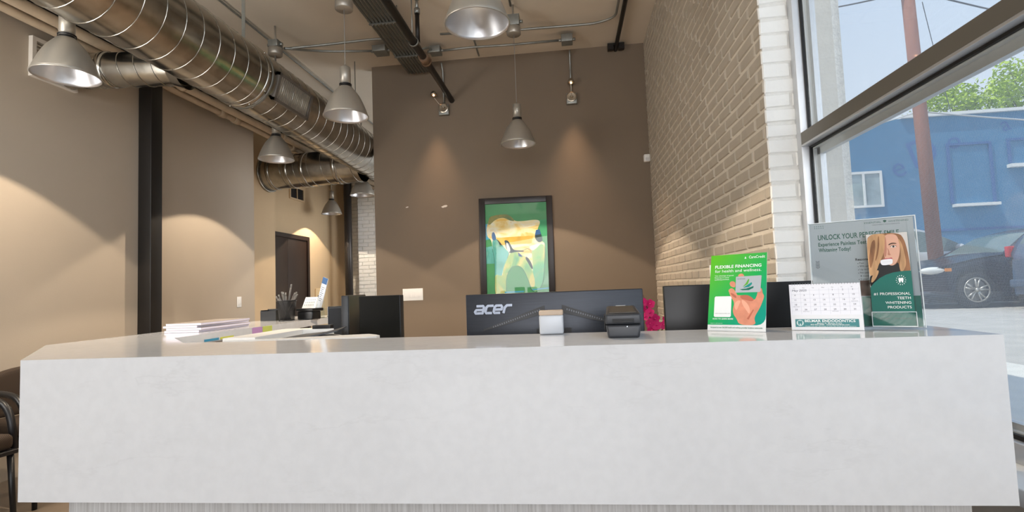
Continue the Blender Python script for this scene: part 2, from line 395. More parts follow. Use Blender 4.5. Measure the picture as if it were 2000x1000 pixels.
# far brick wall in the back room
mb = MB().use(M_mortW).box((-6, YE, 0), (1.36, YE + .2, ZC))
bricks(mb, (-4.85, YE, 0), (1, 0, 0), (0, -1, 0), 3.6, ZC, M_brickW, seed=9, rel=.018, wob=.008)
struct(mb.build('wall_far'))
mb = MB().use(M_mortW).box((-4.25, 9.9, 0), (-3.8, YE, ZC))
bricks(mb, (-4.25, 9.9, 0), (1, 0, 0), (0, -1, 0), .45, ZC, M_brickW, seed=11, rel=.018, wob=.008)
struct(mb.build('wall_far_pier'))
# wall below the side window with a deep painted sill
struct(MB().box((XW - .02, -8.1, 0), (1.36, YP, .66)).build('wall_right_low', M_white))
struct(MB().box((XW - .13, -8.1, .655), (1.40, YP - .02, .70), .004).build('window_sill', M_white))
# window_1
win = struct(thing('window_1', None, None, (XW, -.2, .70)))
fr = MB().use(M_alu)
fr.box((XW - .012, 2.615, .70), (XW + .05, YP - .001, ZC), .002)     # jamb face
fr.box((XW, -8.1, .70), (XW + .05, YP, .755), .002)                    # bottom rail
fr.build('window_frame', M_alu, win, True)
tr = MB().use(M_alu).box((XW - .012, -8.1, 1.848), (XW + .05, 2.62, 1.918), .002)
tr.use(M_aluD).box((XW - .0135, -8.1, 1.858), (XW - .011, 2.61, 1.916))
tr.build('transom', None, win, True)
gk = MB()
gk.box((XW + .022, 2.604, .755), (XW + .034, 2.616, ZC)); gk.box((XW + .022, -8.1, 1.838), (XW + .034, 2.6, 1.849)); gk.box((XW + .022, -8.1, 1.917), (XW + .034, 2.6, 1.926))
gk.box((XW + .022, -8.1, .754), (XW + .034, 2.6, .768))
gk.build('gasket', M_gasket, win, True)
gs = MB()
gs.box((XW + .034, 2.598, .755), (XW + .05, 2.616, ZC)); gs.box((XW + .034, -8.1, 1.832), (XW + .05, 2.6, 1.849)); gs.box((XW + .034, -8.1, .754), (XW + .05, 2.6, .772))
gs.build('glazing_stop', mat('bright_aluminium', (214, 216, 218), .4, metal=.4), win, True)
st = MB()
st.box((XW + .05, 2.57, .755), (XW + .075, 2.60, ZC)); st.box((XW + .05, -8.1, 1.80), (XW + .075, 2.6, 1.842)); st.box((XW + .05, -8.1, 1.93), (XW + .075, 2.6, 1.955)); st.box((XW+.05,-8.1,.75),(XW+.075,2.6,.79))
st.build('screen_frame', M_alu, win, True)
MB().box((XW + .028, -8.1, .755), (XW + .034, 2.6, 1.85)).build('pane', M_glass, win, True)
MB().box((XW + .028, -8.1, 1.917), (XW + .034, 2.6, ZC)).build('pane', M_glass, win, True)
for (z0, z1) in ((.79, 1.80), (1.955, ZC)):
    MB().add([(XW + .0655, -8.1, z0), (XW + .0655, 2.57, z0), (XW + .0655, 2.57, z1), (XW + .0655, -8.1, z1)], [(0, 1, 2, 3)]).build('solar_screen', M_screen, win, True)

# door in the far left wall
dr = struct(thing('door_1', None, None, (XF, 8.17, 0)))
MB().box((XF, 7.47, 0), (XF + .06, 7.54, 2.27)).box((XF, 8.80, 0), (XF + .06, 8.87, 2.27)).box((XF, 7.54, 2.2), (XF + .06, 8.80, 2.27)).build('door_frame', M_door, dr, True)
for y0, y1 in ((7.54, 8.168), (8.172, 8.80)):
    d_ = MB().box((XF + .002, y0, 0.01), (XF + .04, y1, 2.2), .003).build('door_leaf', M_door, dr, True)
    yy = 8.10 if y0 < 8 else 8.24
    MB().cyl((XF + .04, yy, 1.0), (XF + .08, yy, 1.0), .012).ball((XF + .095, yy, 1.0), .026).build('door_handle', M_spot, d_, True)

# =================================================================== STEEL COLUMN, BEAM, PIPES
t = thing('steel_column', 'black box section steel column standing against the left wall', 'column', (-3.93, 4.39, 0))
MB().box((XL + .001, 4.32, .012), (-3.865, 4.455, 3.42), .006).build('shaft', M_blackm, t, True)
MB().box((XL + .001, 4.27, 0), (-3.82, 4.50, .014)).build('base_plate', M_blackm, t, True)
t = MB()
t.box((-4.0, -8.0, 3.42), (-3.72, 10.4, 3.437)); t.box((-4.0, -8.1, 3.703), (-3.72, 10.4, 3.72)); t.box((-3.87, -8.1, 3.437), (-3.855, 10.4, 3.703))
tag(t.build('steel_beam', M_blackm), 'black steel I-beam running along the left wall above the painted pipes', 'beam')
t = MB()
for yy in (0,): pass
pts = [(-3.90, -3.05 + i * .45, 3.335 + .004 * math.sin(i * 1.7)) for i in range(30)]
t.tube(pts, .036, 12)
for y in (2.7, 4.0, 5.3, 5.55, 6.8): t.cyl((-3.90, y, 3.335), (-3.90, y + .09, 3.335), .047, n=12)
tag(t.build('painted_pipe', M_pipe), 'lower and thinner beige painted pipe along the top of the left wall', 'pipe', 'painted pipes on the left wall')
t = MB(); t.tube([(-3.80, -3.05, 3.362), (-3.80, 2, 3.362), (-3.80, 6, 3.362), (-3.80, 10.3, 3.362)], .042, 14)
for y in (1.9, 3.4, 4.6, 6.4): t.cyl((-3.80, y, 3.362), (-3.80, y + .05, 3.362), .049, n=14)
tag(t.build('painted_pipe', M_pipe), 'upper and thicker beige painted pipe just under the black steel beam', 'pipe', 'painted pipes on the left wall')
# grille on left wall behind nearest pendant
t = thing('wall_grille', 'white framed air grille high on the left wall behind the left pendant lamp', 'air grille', (XL, 3.51, 2.95))
MB().box((XL, 3.33, 2.95), (XL + .035, 3.36, 3.26)).box((XL, 3.66, 2.95), (XL + .035, 3.69, 3.26)).box((XL, 3.36, 2.95), (XL + .035, 3.66, 2.98)).box((XL, 3.36, 3.23), (XL + .035, 3.66, 3.26)).build('frame', mat('offwhite_metal', (205, 198, 188), .5), t, True)
m = MB()
for k in range(9): m.box((XL + .004, 3.36, 2.985 + k * .027), (XL + .022, 3.66, 2.993 + k * .027))
m.build('louvre', mat('offwhite_metal'), t, True)
# vent grille in far room
t = thing('vent_grille', 'small dark two-section vent high on the far tan wall', 'air grille', (XF, 8.55, 2.93))
MB().box((XF, 8.3, 2.9), (XF + .02, 8.33, 3.15)).box((XF, 8.75, 2.9), (XF + .02, 8.78, 3.15)).box((XF, 8.33, 2.9), (XF + .02, 8.75, 2.93)).box((XF, 8.33, 3.12), (XF + .02, 8.75, 3.15)).box((XF, 8.53, 2.93), (XF + .02, 8.55, 3.12)).build('frame', M_tan, t, True)
MB().box((XF, 8.33, 2.93), (XF + .006, 8.53, 3.12)).box((XF, 8.55, 2.93), (XF + .006, 8.75, 3.12)).build('opening', M_gasket, t, True)
t = MB().cyl((-4.38, 9.72, 0), (-4.38, 9.72, ZC), .075, n=24)
tag(t.build('round_column', mat('dark_steel', (58, 54, 52), .35, metal=.4)), 'dark round steel column in the back room before the white brick', 'column')
t = thing('wall_panel', 'pale narrow arched panel with a dark slot low on the far tan wall', 'panel', (XF, 9.35, 0))
MB().box((XF, 9.15, 0.02), (XF + .03, 9.6, 1.33), .012).build('panel', mat('cream_panel', (214, 190, 150), .6), t, True)
MB().box((XF + .03, 9.2, .7), (XF + .034, 9.25, 1.2)).build('slot', M_gasket, t, True)
# short black rail on the far wall
t = MB().box((XF, 6.95, 3.42), (XF + .05, 7.55, 3.47)); tag(t.build('wall_rail', M_blackm), 'short black bar high on the far wall beyond the left wall end', 'bar')

# =================================================================== DUCTS
def duct_shell(mb, p0, p1, r, pitch=.16, ridge=.006, n=56, helix=True, start=0.0):
    """smooth pipe with a raised spiral lock seam"""
    p0 = Vector(p0); p1 = Vector(p1); L = (p1 - p0).length; u, v, d = frame_from(p1 - p0)
    mb.cyl(p0, p1, r, n=n, caps=False)
    k = int(L / pitch * 32); pts = []
    for i in range(k + 1):
        a = 2 * PI * i / 32; s = pitch * i / 32
        pts.append(p0 + d * s + u * ((r + .001) * math.cos(a + start)) + v * ((r + .001) * math.sin(a + start)))
    mb.tube(pts, ridge, 5)
DX, DZ, DR = -2.75, 3.13, .275
du = thing('spiral_duct', 'large galvanised spiral duct running the length of the room', 'duct', (DX, 3, DZ))
m = MB(); duct_shell(m, (DX, -8.0, DZ), (DX, 9.8, DZ), DR, .165, .0038); m.build('duct_pipe', M_duct, du, True)
for y in (3.98, 7.9, .4):
    m = MB(); m.lathe([(DR, 0), (DR + .008, .004), (DR + .008, .05), (DR, .054)], (DX, y, DZ), 56, (0, 1, 0)); 
    for k in range(10):
        a = k * PI / 5; m.ball((DX + (DR + .01) * math.cos(a), y + .02, DZ + (DR + .01) * math.sin(a)), .009, n=8, rings=5)
    m.build('coupling', M_duct, du, True)
# register on the duct side facing the room
rg_mat = mat('grey_register', (112, 106, 100), .45, metal=.3)
a0 = -.28 
def dpt(y, h, off):   # h = height along tangent, plane touching the duct at angle a0
    c = Vector((DX + (DR + off) * math.cos(a0), y, DZ + (DR + off) * math.sin(a0))); tt = Vector((-math.sin(a0), 0, math.cos(a0)))
    return c + tt * h
rg = MB()
y0, y1, hh = 4.12, 4.70, .125
def slab(mb, ya, yb, ha, hb, o0, o1):
    vs = [dpt(ya, ha, o0), dpt(yb, ha, o0), dpt(yb, hb, o0), dpt(ya, hb, o0), dpt(ya, ha, o1), dpt(yb, ha, o1), dpt(yb, hb, o1), dpt(ya, hb, o1)]
    mb.add(vs, [(0,3,2,1),(4,5,6,7),(0,1,5,4),(1,2,6,5),(2,3,7,6),(3,0,4,7)])
slab(rg, y0, y1, -hh, -hh + .025, -.045, .008); slab(rg, y0, y1, hh - .025, hh, -.045, .008); slab(rg, y0, y0 + .03, -hh, hh, -.045, .008); slab(rg, y1 - .03, y1, -hh, hh, -.045, .008)
rgo = rg.build('air_register', rg_mat, du, True); rgo['label'] = 'dark grey slotted air register'
m = MB()
for k in range(18):
    ya = y0 + .04 + k * (y1 - y0 - .08) / 18; slab(m, ya, ya + .012, -hh + .025, hh - .025, -.02, .005)
m.build('register_vanes', mat('register_vane', (176, 168, 156), .4, metal=.5), rgo, True)
m = MB(); slab(m, y0 + .03, y1 - .03, -hh + .025, hh - .025, -.045, -.035); m.build('register_back', M_gasket, rgo, True)
# straps hanging the duct
for y, lab in ((4.05, 'flat steel strap hanging the large duct from the ceiling left of the cord pendant'), (6.1, 'thin hanger rod for the large duct near the grey wall')):
    m = MB()
    if y < 5:
        m.box((DX - .012, y - .001, DZ + DR), (DX + .02, y + .002, ZC)); m.lathe([(DR + .002, 0), (DR + .007, 0), (DR + .007, .03), (DR + .002, .03)], (DX, y - .015, DZ), 48, (0, 1, 0), close=True)
    else: m.cyl((-2.62, y, DZ + DR - .04), (-2.62, y, ZC), .006, n=8)
    tag(m.build('duct_hanger', M_cond), lab, 'hanger')
br = thing('branch_duct', 'small branch duct from the main duct to the left wall grille', 'duct', (-3.4, 3.72, 3.12))
m = MB(); duct_shell(m, (-2.90, 3.74, 3.09), (-3.96, 3.60, 3.09), .135, .13, .004, 40); m.build('duct_pipe', M_duct, br, True)
MB().lathe([(.135, 0), (.143, .004), (.143, .05), (.135, .054)], (-3.60, 3.645, 3.09), 40, (-1, -.12, 0)).build('collar', M_duct, br, True)
MB().lathe([(.17, -.03), (.137, .06)], (-3.06, 3.72, 3.09), 40, (-1, -.12, 0)).build('collar', M_duct, br, True)
br = thing('branch_duct', 'wide branch duct crossing behind the hanging lamps to the far wall', 'duct', (-3.8, 6.95, 3.02))
m = MB(); duct_shell(m, (-2.88, 6.923, 3.042), (-4.36, 6.99, 3.02), .245, .21, .004, 48); m.build('duct_pipe', M_duct, br, True)
for x in (-3.2, -3.68, -3.92, -4.2): MB().lathe([(.245, 0), (.253, .003), (.253, .05), (.245, .053)], (x, 6.93 + (-3.04 - x) * .045, 3.04 - (-3.04 - x) * .015), 48, (-1, .045, -.015)).build('collar', M_duct, br, True)
MB().lathe([(.245, 0), (.275, 0), (.275, .03), (.245, .03)], (-4.34, 6.99, 3.02), 48, (-1, .045, 0), close=True).build('wall_flange', M_duct, br, True)
struct(MB().box((-4.8, 6.2, 0), (-4.375, 7.17, ZC)).build('wall_left_pilaster', M_tan))

# =================================================================== PENDANT LAMPS
M_shade = mat('satin_grey_shade', (166, 160, 150), .38, metal=.55)
M_shin = mat('bright_reflector', (205, 205, 208), .32, metal=.9)
M_bulb = mat('lamp_glow', (255, 240, 215), .4, emit=(255, 236, 205), estr=9)
M_cord = mat('grey_cord', (140, 138, 134), .5)
def make_pendant(cz, stem=False):
    """cz = canopy height above the mouth"""
    t = thing('pendant_lamp', '', 'pendant lamp')
    o_ = [(.180, 0), (.176, .018), (.162, .060), (.140, .115), (.110, .175), (.080, .215), (.058, .243), (.050, .250)]
    i_ = [(max(r - .003, .03), z - .001) for r, z in o_]
    MB().lathe(o_, n=56).lathe([(.180, 0), (.183, .001), (.183, .006), (.179, .007)], n=56).build('lamp_shade', M_shade, t)
    MB().lathe(i_[::-1] + [(.180, 0)], n=56).build('reflector', M_shin, t)
    m = MB().lathe([(.050, .250), (.050, .256), (.040, .256), (.040, .268), (.050, .268), (.050, .275)], n=32); m.build('collar', M_gasket, t)
    MB().lathe([(0, .268), (.043, .268), (.043, .415), (.040, .418), (.012, .420), (.008, .440), (0, .44)], n=32).build('socket_housing', M_shade, t)
    if stem: MB().cyl((0, 0, .435), (0, 0, cz), .009, n=10).build('stem', M_shade, t)
    else: MB().cyl((0, 0, .435), (0, 0, cz), .0028, n=6).build('cord', M_cord, t)
    if ZC - 2.68 - cz - .08 > .02: MB().cyl((0, 0, cz + .07), (0, 0, ZC - 2.68 + .001), .010, n=10).build('mounting_rod', M_shade, t)
    MB().lathe([(0, cz + .078), (.070, cz + .078), (.074, cz + .074), (.074, cz + .004), (.070, cz), (0, cz)], n=36).build('canopy', M_shade, t)
    b = MB().ball((0, 0, .165), .028, (1, 1, 1.3)).build('bulb', M_bulb, t); b['label'] = 'small warm glowing bulb'
    return t
specs = [(-.457, 2.724, 2.68, 1.16, 'large pendant lamp nearest the camera, cut by the top edge of the photo', False),
         (-1.796, 3.986, 2.68, .915, 'pendant lamp hanging on a long cord in front of the large duct', False),
         (-.484, 5.165, 2.68, 1.16, 'pendant lamp hanging on a thin cord before the grey wall, above the framed picture', False),
         (-3.172, 2.874, 2.68, 1.15, 'leftmost pendant lamp, close to the left wall under the duct', True),
         (-3.091, 5.105, 2.68, 1.15, 'pendant lamp under the duct by the far end of the left wall', True),
         (-4.312, 8.884, 2.68, 1.15, 'small far pendant lamp in front of the tan wall beyond the dark door', True),
         (-3.073, 7.343, 2.68, 1.15, 'far pendant lamp beside the grey wall edge, before the white brick', True)]
M_lampE = []
protos = {}
for i, (x, y, z, cz, lab, stem) in enumerate(specs):
    key = (round(cz, 2), stem)
    if key in protos: p = copy_tree(protos[key])
    else: p = protos[key] = make_pendant(cz, stem)
    p.location = (x, y, z); p['label'] = lab; p['group'] = 'satin grey pendant lamps'; p['category'] = 'pendant lamp'
    light('pendant_light', 'SPOT', (x, y, z + .128), (130 if i == 2 else 120) if y < 6.5 else 90, (1.0, .82, .62), target=(x, y, 0), spot_size=math.radians(108.5), spot_blend=.10, shadow_soft_size=.012)
    if i in (2, 4):   # square junction box above the canopy
        pass

# =================================================================== CEILING SERVICES
def bend(pts, r=.05, n=5):
    pts = [Vector(p) for p in pts]; out = [pts[0]]
    for a, b, c in zip(pts, pts[1:], pts[2:]):
        d0 = (a - b).normalized(); d1 = (c - b).normalized(); rr = min(r, (a-b).length/2, (c-b).length/2)
        p0 = b + d0 * rr; p1 = b + d1 * rr
        for i in range(n + 1): s = i / n; out.append(p0 * (1-s)**2 + b * 2*s*(1-s) + p1 * s*s)
    return out + [pts[-1]]
def conduit(pts, lab, r=.0135, group='ceiling conduits', couplings=()):
    m = MB(); m.tube(bend(pts, .10), r, 10)
    for c in couplings:
        c0 = Vector(c); m.cyl(c0 - Vector((.02, 0, 0)), c0 + Vector((.02, 0, 0)), r * 1.5, n=8)
    return tag(m.build('conduit', M_cond), lab, 'conduit', group)
ords = ['first', 'second', 'third', 'fourth', 'fifth', 'sixth', 'seventh', 'eighth']
xs = [-1.945 + i * .0375 for i in range(8)]
for i, x in enumerate(xs):
    tag(MB().tube([(x, -3.0, 4.0), (x, 3, 4.0), (x, 6.21 + (.02 if i % 2 else 0), 4.0)], .0145, 10).build('conduit', M_cond), ords[i] + ' steel conduit from the left in the parallel ceiling bundle', 'conduit', 'conduits of the ceiling bundle')
for y in (4.95, 5.72):
    m = MB(); m.box((-1.98, y - .02, 4.018), (-1.66, y + .02, 4.045)); 
    for x in xs: m.box((x - .018, y - .012, 3.978), (x + .018, y + .012, 3.985)); m.cyl((x + .019, y, 3.965), (x + .019, y, 4.02), .005, n=6)
    m.cyl((-1.965, y, 4.03), (-1.965, y, ZC), .006, n=6); m.cyl((-1.665, y, 4.03), (-1.665, y, ZC), .006, n=6)
    tag(m.build('conduit_strap', M_cond), 'row of clamps across the conduit bundle, ' + ('nearer the camera' if y < 5.3 else 'nearer the grey wall'), 'clamp', 'clamps on the conduit bundle')
def jbox(c, lab, s=.055, h=.055, vertical=False):
    m = MB(); x, y, z = c
    m.box((x - s, y - s, z - h), (x + s, y + s, z), .004).box((x - s - .003, y - s - .003, z - .006), (x + s + .003, y + s + .003, z - .001))
    for (dx, dy) in ((s + .008, 0), (-s - .008, 0)): m.cyl((x + dx * .8, y, z - h / 2), (x + dx * 1.35, y, z - h / 2), .017, n=10)
    return tag(m.build('junction_box', M_cond), lab, 'junction box', 'junction boxes on the ceiling')
jbox((-3.091, 5.105, 3.985), 'square junction box above the canopy of the pendant under the duct', h=.07)
jbox((-2.118, 5.69, 4.10), 'junction box on the left of the conduit bundle', s=.08, h=.07)
jbox((-1.50, 5.86, 4.12), 'junction box right of the conduit bundle feeding the left wall light', s=.065, h=.075)
jbox((-.484, 5.165, 4.03), 'junction box above the canopy of the pendant before the grey wall', s=.065, h=.11)
jbox((.07, 5.87, 4.12), 'junction box feeding the right wall light by the ceiling', s=.065, h=.085)
conduit([(-3.05, 5.22, 3.955), (-2.75, 5.40, 4.05), (-2.05, 5.47, 4.10), (-1.70, 5.53, 4.06), (-1.60, 5.56, 4.06)], 'upper cross conduit from the duct side to the conduit bundle')
conduit([(-3.03, 5.18, 3.94), (-2.9, 5.45, 4.03), (-2.7, 5.58, 4.06), (-2.2, 5.69, 4.07)], 'lower cross conduit running to the junction box left of the bundle')
conduit([(-1.35, 5.50, 4.10), (-.6, 5.57, 4.1), (.38, 5.60, 4.10), (.60, 5.50, 4.10), (.62, 4.2, 4.10), (.62, -3, 4.1)], 'long cross conduit behind the pendants that bends towards the camera at right')
conduit([(-1.43, 5.86, 4.08), (-1.1, 5.86, 4.09), (-.6, 5.85, 4.07), (.0, 5.87, 4.08)], 'lower cross conduit between the two wall light junction boxes')
conduit([(-1.62, 5.62, 4.0), (-1.55, 5.72, 4.07), (-1.53, 5.82, 4.08)], 'short curved conduit from the bundle to the junction box beside it')
conduit([(-3.30, -3, 4.13), (-3.30, 5, 4.13), (-3.30, 10, 4.13)], 'long conduit along the ceiling to the left of the large duct', .012)
conduit([(-.50, -3, 4.13), (-.50, 5.1, 4.12)], 'conduit running along the ceiling towards the camera above the middle pendants', .0125)
conduit([(-.92, -3, 4.14), (-.92, 3.9, 4.14), (-1.02, 6.0, 4.12), (-1.02, 6.12, 4.10)], 'short conduit stub ending near the top of the grey wall', .011)
# black sprinkler pipes
t = thing('sprinkler_pipe', 'black iron sprinkler pipe slanting past the conduit bundle into the grey wall', 'pipe', (-1.42, 2, 3.63))
MB().tube([(-1.42, -3, 3.63), (-1.42, 1, 3.63), (-1.42, YG, 3.63)], .036, 18).build('pipe', M_blackm, t, True)
MB().cyl((-1.42, 5.02, 3.63), (-1.42, 5.12, 3.63), .054, n=20).cyl((-1.42, 5.13, 3.63), (-1.42, 5.15, 3.63), .058, n=20).build('coupling', M_copper, t, True)
t = thing('sprinkler_riser', 'short vertical riser with hanger above the black sprinkler pipe', 'pipe', (-1.42, 4.72, 3.67))
MB().cyl((-1.40, 4.78, 3.672), (-1.40, 4.78, 3.95), .022, n=12).build('riser', M_blackm, t, True)
MB().cyl((-1.40, 4.78, 3.95), (-1.40, 4.78, 4.0), .03, n=12).cyl((-1.40, 4.78, 4.0), (-1.40, 4.78, 4.10), .018, .012, n=12).cyl((-1.40, 4.78, 4.10), (-1.40, 4.78, 4.16), .03, n=12).build('fitting', M_cond, t, True)
MB().cyl((-1.43, 4.70, 3.67), (-1.43, 4.70, ZC), .006, n=8).lathe([(.043, 0), (.048, 0), (.048, .025), (.043, .025)], (-1.42, 4.69, 3.63), 24, (0, 1, 0), close=True).build('hanger', M_cond, t, True)
t = thing('sprinkler_pipe', 'thin black pipe near the right end of the ceiling entering above the grey wall', 'pipe', (.665, 3, 4.1))
MB().tube([(.70, -3, 4.10), (.69, 3, 4.10), (.665, YG, 4.10)], .024, 14).build('pipe', M_blackm, t, True)
MB().box((.565, 6.2, 4.07), (.635, 6.26, 4.14)).box((.695, 6.2, 4.07), (.765, 6.26, 4.14)).box((.565, 6.21, 4.125), (.765, 6.25, 4.15)).build('bracket', M_blackm, t, True)

# wall accent lights on grey wall
def wall_spot(x, z, hx, lab):
    t = thing('wall_spotlight', lab, 'wall light', (x, YG, z), group='small accent lights on the grey wall')
    MB().box((-.065, -.052, -.085), (.065, -.001, .05), .006).cyl((-.05, -.055, -.07), (-.05, -.05, -.07), .008, n=8).cyl((.05, -.055, -.07), (.05, -.05, -.07), .008, n=8).build('back_box', M_cond, t)
    m = MB(); m.lathe([(0, .07), (.012, .072), (.02, .062), (.05, .064), (.062, .06), (.064, .052), (.064, .05)], (0, 0, 0), 36, (0, -1, 0), smooth=False); m.build('cover_disc', M_spot, t)
    m = MB(); m.tube([(0, -.066, 0), (hx * .4, -.09, .04), (hx, -.12, .125), (hx, -.12, .17)], .0035, 6); m.build('arm', M_spot, t)
    m = MB(); m.lathe([(.014, .05), (.026, .04), (.038, .018), (.044, -.006), (.040, -.006), (.030, .015), (.016, .036)], (hx, -.12, .155), 26)
    h = m.build('lamp_head', M_spot, t)
    MB().ball((hx, -.12, .15), .013).build('bulb', mat('spot_glow', (255, 200, 150), .4, emit=(255, 190, 130), estr=6), h)
    MB().tube([(.0, -.02, .05), (.0, -.02, .35), (.0, -.03, .50), (.0, -.10, .57)], .012, 10).build('conduit', M_cond, t)
    light('wall_spot', 'SPOT', (x + hx, YG - .15, z + .13), 210, (1, .66, .42), target=(x + hx, YG - .48, z - 1.1), spot_size=math.radians(66), spot_blend=1.0, shadow_soft_size=.03)
wall_spot(-1.52, 3.52, -.105, 'small accent light on the grey wall by the end of the black pipe')
wall_spot(.10, 3.535, 0.0, 'small accent light high on the grey wall at right')
# white motion sensor
t = thing('motion_sensor', 'small white motion sensor in the corner of grey wall and brick', 'sensor', (.995, 6.27, 2.68))
MB().box((.93, 6.225, 2.665), (1.005, 6.30, 2.755), .014).build('housing', M_white, t, True)
MB().box((.945, 6.222, 2.675), (.99, 6.226, 2.71), .0015).build('lens', mat('sensor_lens', (205, 205, 205), .3), t, True)

# =================================================================== PICTURE
def artwork():
    t = thing('framed_picture', 'black framed green and yellow tooth artwork hanging on the grey wall', 'picture', (-.66, YG, 1.0))
    x0, x1, z0, z1 = -1.118, -.200, 1.0, 2.333; fw = .075; y = YG
    f = MB(); T = Matrix.Translation((-.66, y, 1.7)) @ Matrix.Rotation(math.radians(.5), 4, 'Y') @ Matrix.Translation((.66, -y, -1.7)); f.at(T)
    f.box((x0, y - .035, z0), (x0 + fw, y - .001, z1), .003).box((x1 - fw, y - .035, z0), (x1, y - .001, z1), .003).box((x0 + fw, y - .035, z1 - fw), (x1 - fw, y - .001, z1), .003).box((x0 + fw, y - .035, z0), (x1 - fw, y - .001, z0 + fw), .003)
    f.build('frame', mat('black_wood_frame', (34, 27, 25), .35), t, True)
    W = x1 - x0 - 2 * fw; H = z1 - z0 - 2 * fw
    R3 = T.to_3x3()
    p = Print(T @ Vector((x0 + fw, y - .012, z1 - fw)), R3 @ Vector((1, 0, 0)), R3 @ Vector((0, 0, -1)), (0, -1, 0), .0004)
    G = mat('print_green', (66, 150, 92), .35, noise=.12, nscale=3); 
    def U(px, py): return ((px - 122) / 515 * W, (py - 124) / 735 * (H * .985) * .985)
    def ramp(name, cols, sc, ms=(1, 1, 1)):
        m = D.materials.new(name); m.use_nodes = True; tt = m.node_tree; b = tt.nodes['Principled BSDF']; b.inputs['Roughness'].default_value = .35
        tc_ = tt.nodes.new('ShaderNodeTexCoord'); mp = tt.nodes.new('ShaderNodeMapping'); mp.inputs['Scale'].default_value = ms
        n = tt.nodes.new('ShaderNodeTexNoise'); n.inputs['Scale'].default_value = sc; n.inputs['Detail'].default_value = 4; n.inputs['Distortion'].default_value = 1.2
        tt.links.new(tc_.outputs['Object'], mp.inputs[0]); tt.links.new(mp.outputs[0], n.inputs['Vector'])
        r = tt.nodes.new('ShaderNodeValToRGB'); e = r.color_ramp.elements
        e[0].position = .3; e[0].color = lin(cols[0]); e[1].position = .7; e[1].color = lin(cols[-1])
        for i, c in enumerate(cols[1:-1]): k = e.new(.3 + .4 * (i + 1) / (len(cols) - 1)); k.color = lin(c)
        tt.links.new(n.outputs[0], r.inputs[0]); tt.links.new(r.outputs[0], b.inputs['Base Color']); return m
    crown = ramp('print_crown', [(240, 190, 80), (248, 225, 160), (245, 236, 214), (235, 200, 110)], 4, (1, 1, 2))
    top = ramp('print_cusp', [(60, 95, 50), (150, 140, 60), (90, 120, 70), (190, 160, 80)], 5)
    leftb = ramp('print_left', [(50, 150, 190), (110, 190, 190), (70, 160, 150), (150, 200, 180)], 4, (1, 1, .6))
    root = ramp('print_root', [(80, 170, 120), (160, 190, 110), (210, 200, 120), (90, 180, 150)], 5, (1, 1, .5))
    rootR = ramp('print_root_right', [(200, 200, 130), (120, 190, 130), (90, 180, 140), (225, 210, 140)], 4, (1, 1, .5))
    dk = flat('art_dark', (18, 52, 60)); bl = flat('art_blue', (30, 90, 150)); ol = flat('art_olive', (74, 100, 46)); sky = flat('art_sky', (70, 165, 205)); wh = flat('art_white', (236, 232, 226)); yl = flat('art_yellow', (240, 190, 70))
    p.rect(0, 0, W, H, G, 0)
    def P(pts, m, l): p.poly([U(*q) for q in (chaikin(pts) if len(pts) > 4 else pts)], m, l)
    P([(122, 282), (180, 280), (180, 395), (122, 410)], sky, 1)
    P([(122, 468), (200, 455), (200, 600), (122, 600)], leftb, 1)
    P([(560, 270), (634, 262), (637, 392), (590, 395)], mat('print_teal', (70, 170, 120)), 1)
    # whole left root and body
    P([(150, 250), (160, 225), (205, 214), (255, 210), (300, 208), (330, 222), (355, 245), (372, 268), (440, 270), (530, 262), (575, 268), (582, 290), (566, 320), (556, 345), (590, 440), (618, 450), (612, 560), (604, 680), (588, 760), (560, 815), (520, 838), (492, 815), (470, 740), (450, 690), (425, 640), (385, 622), (335, 635), (300, 680), (285, 740), (283, 885), (195, 885), (188, 800), (190, 680), (190, 560), (178, 480), (170, 410), (135, 385), (130, 330), (140, 285)], crown, 2)
    P([(150, 250), (160, 225), (205, 214), (255, 210), (300, 208), (330, 222), (355, 245), (372, 268), (330, 262), (280, 235), (230, 240), (190, 262), (160, 290), (140, 285)], top, 3)
    P([(178, 480), (190, 560), (190, 680), (188, 800), (195, 885), (240, 885), (238, 760), (262, 640), (300, 560), (320, 520), (280, 480), (250, 440), (215, 400), (175, 410)], leftb, 3)
    P([(190, 680), (188, 800), (195, 885), (283, 885), (285, 740), (300, 680), (270, 690), (240, 700)], root, 4)
    P([(500, 470), (618, 450), (612, 560), (604, 680), (588, 760), (560, 815), (520, 838), (492, 815), (470, 740), (505, 700), (510, 600)], rootR, 3)
    P([(262, 640), (300, 560), (335, 505), (385, 505), (400, 540), (450, 545), (490, 620), (520, 720), (525, 790), (492, 800), (470, 740), (450, 690), (425, 640), (385, 622), (335, 635), (300, 680), (255, 700)], root, 4)
    P([(210, 395), (520, 388), (505, 450), (240, 455)], mat('print_gold', (238, 186, 66), .35, noise=.2, nscale=8), 3)
    P([(275, 420), (300, 415), (325, 440), (345, 490), (375, 500), (440, 505), (440, 515), (370, 512), (320, 525), (290, 480), (285, 440)], dk, 5)
    P([(290, 440), (305, 435), (330, 495), (318, 515), (300, 500)], wh, 6)
    P([(545, 345), (575, 340), (592, 395), (598, 430), (580, 445), (555, 440), (530, 405)], dk, 5)
    P([(545, 345), (575, 340), (585, 380), (535, 385)], bl, 6)
    P([(172, 355), (195, 345), (212, 395), (205, 415), (175, 412)], bl, 5)
    P([(455, 550), (480, 570), (505, 620), (512, 655), (495, 650), (470, 600), (450, 570)], dk, 6)
    P([(390, 515), (420, 540), (425, 555), (395, 548)], bl, 6)
    P([(480, 470), (560, 455), (590, 450), (520, 510), (495, 500)], wh, 5)
    p.line([U(*q) for q in [(300, 560), (320, 512), (385, 512), (440, 500), (470, 488), (498, 505), (500, 530)]], .004, dk, 7)
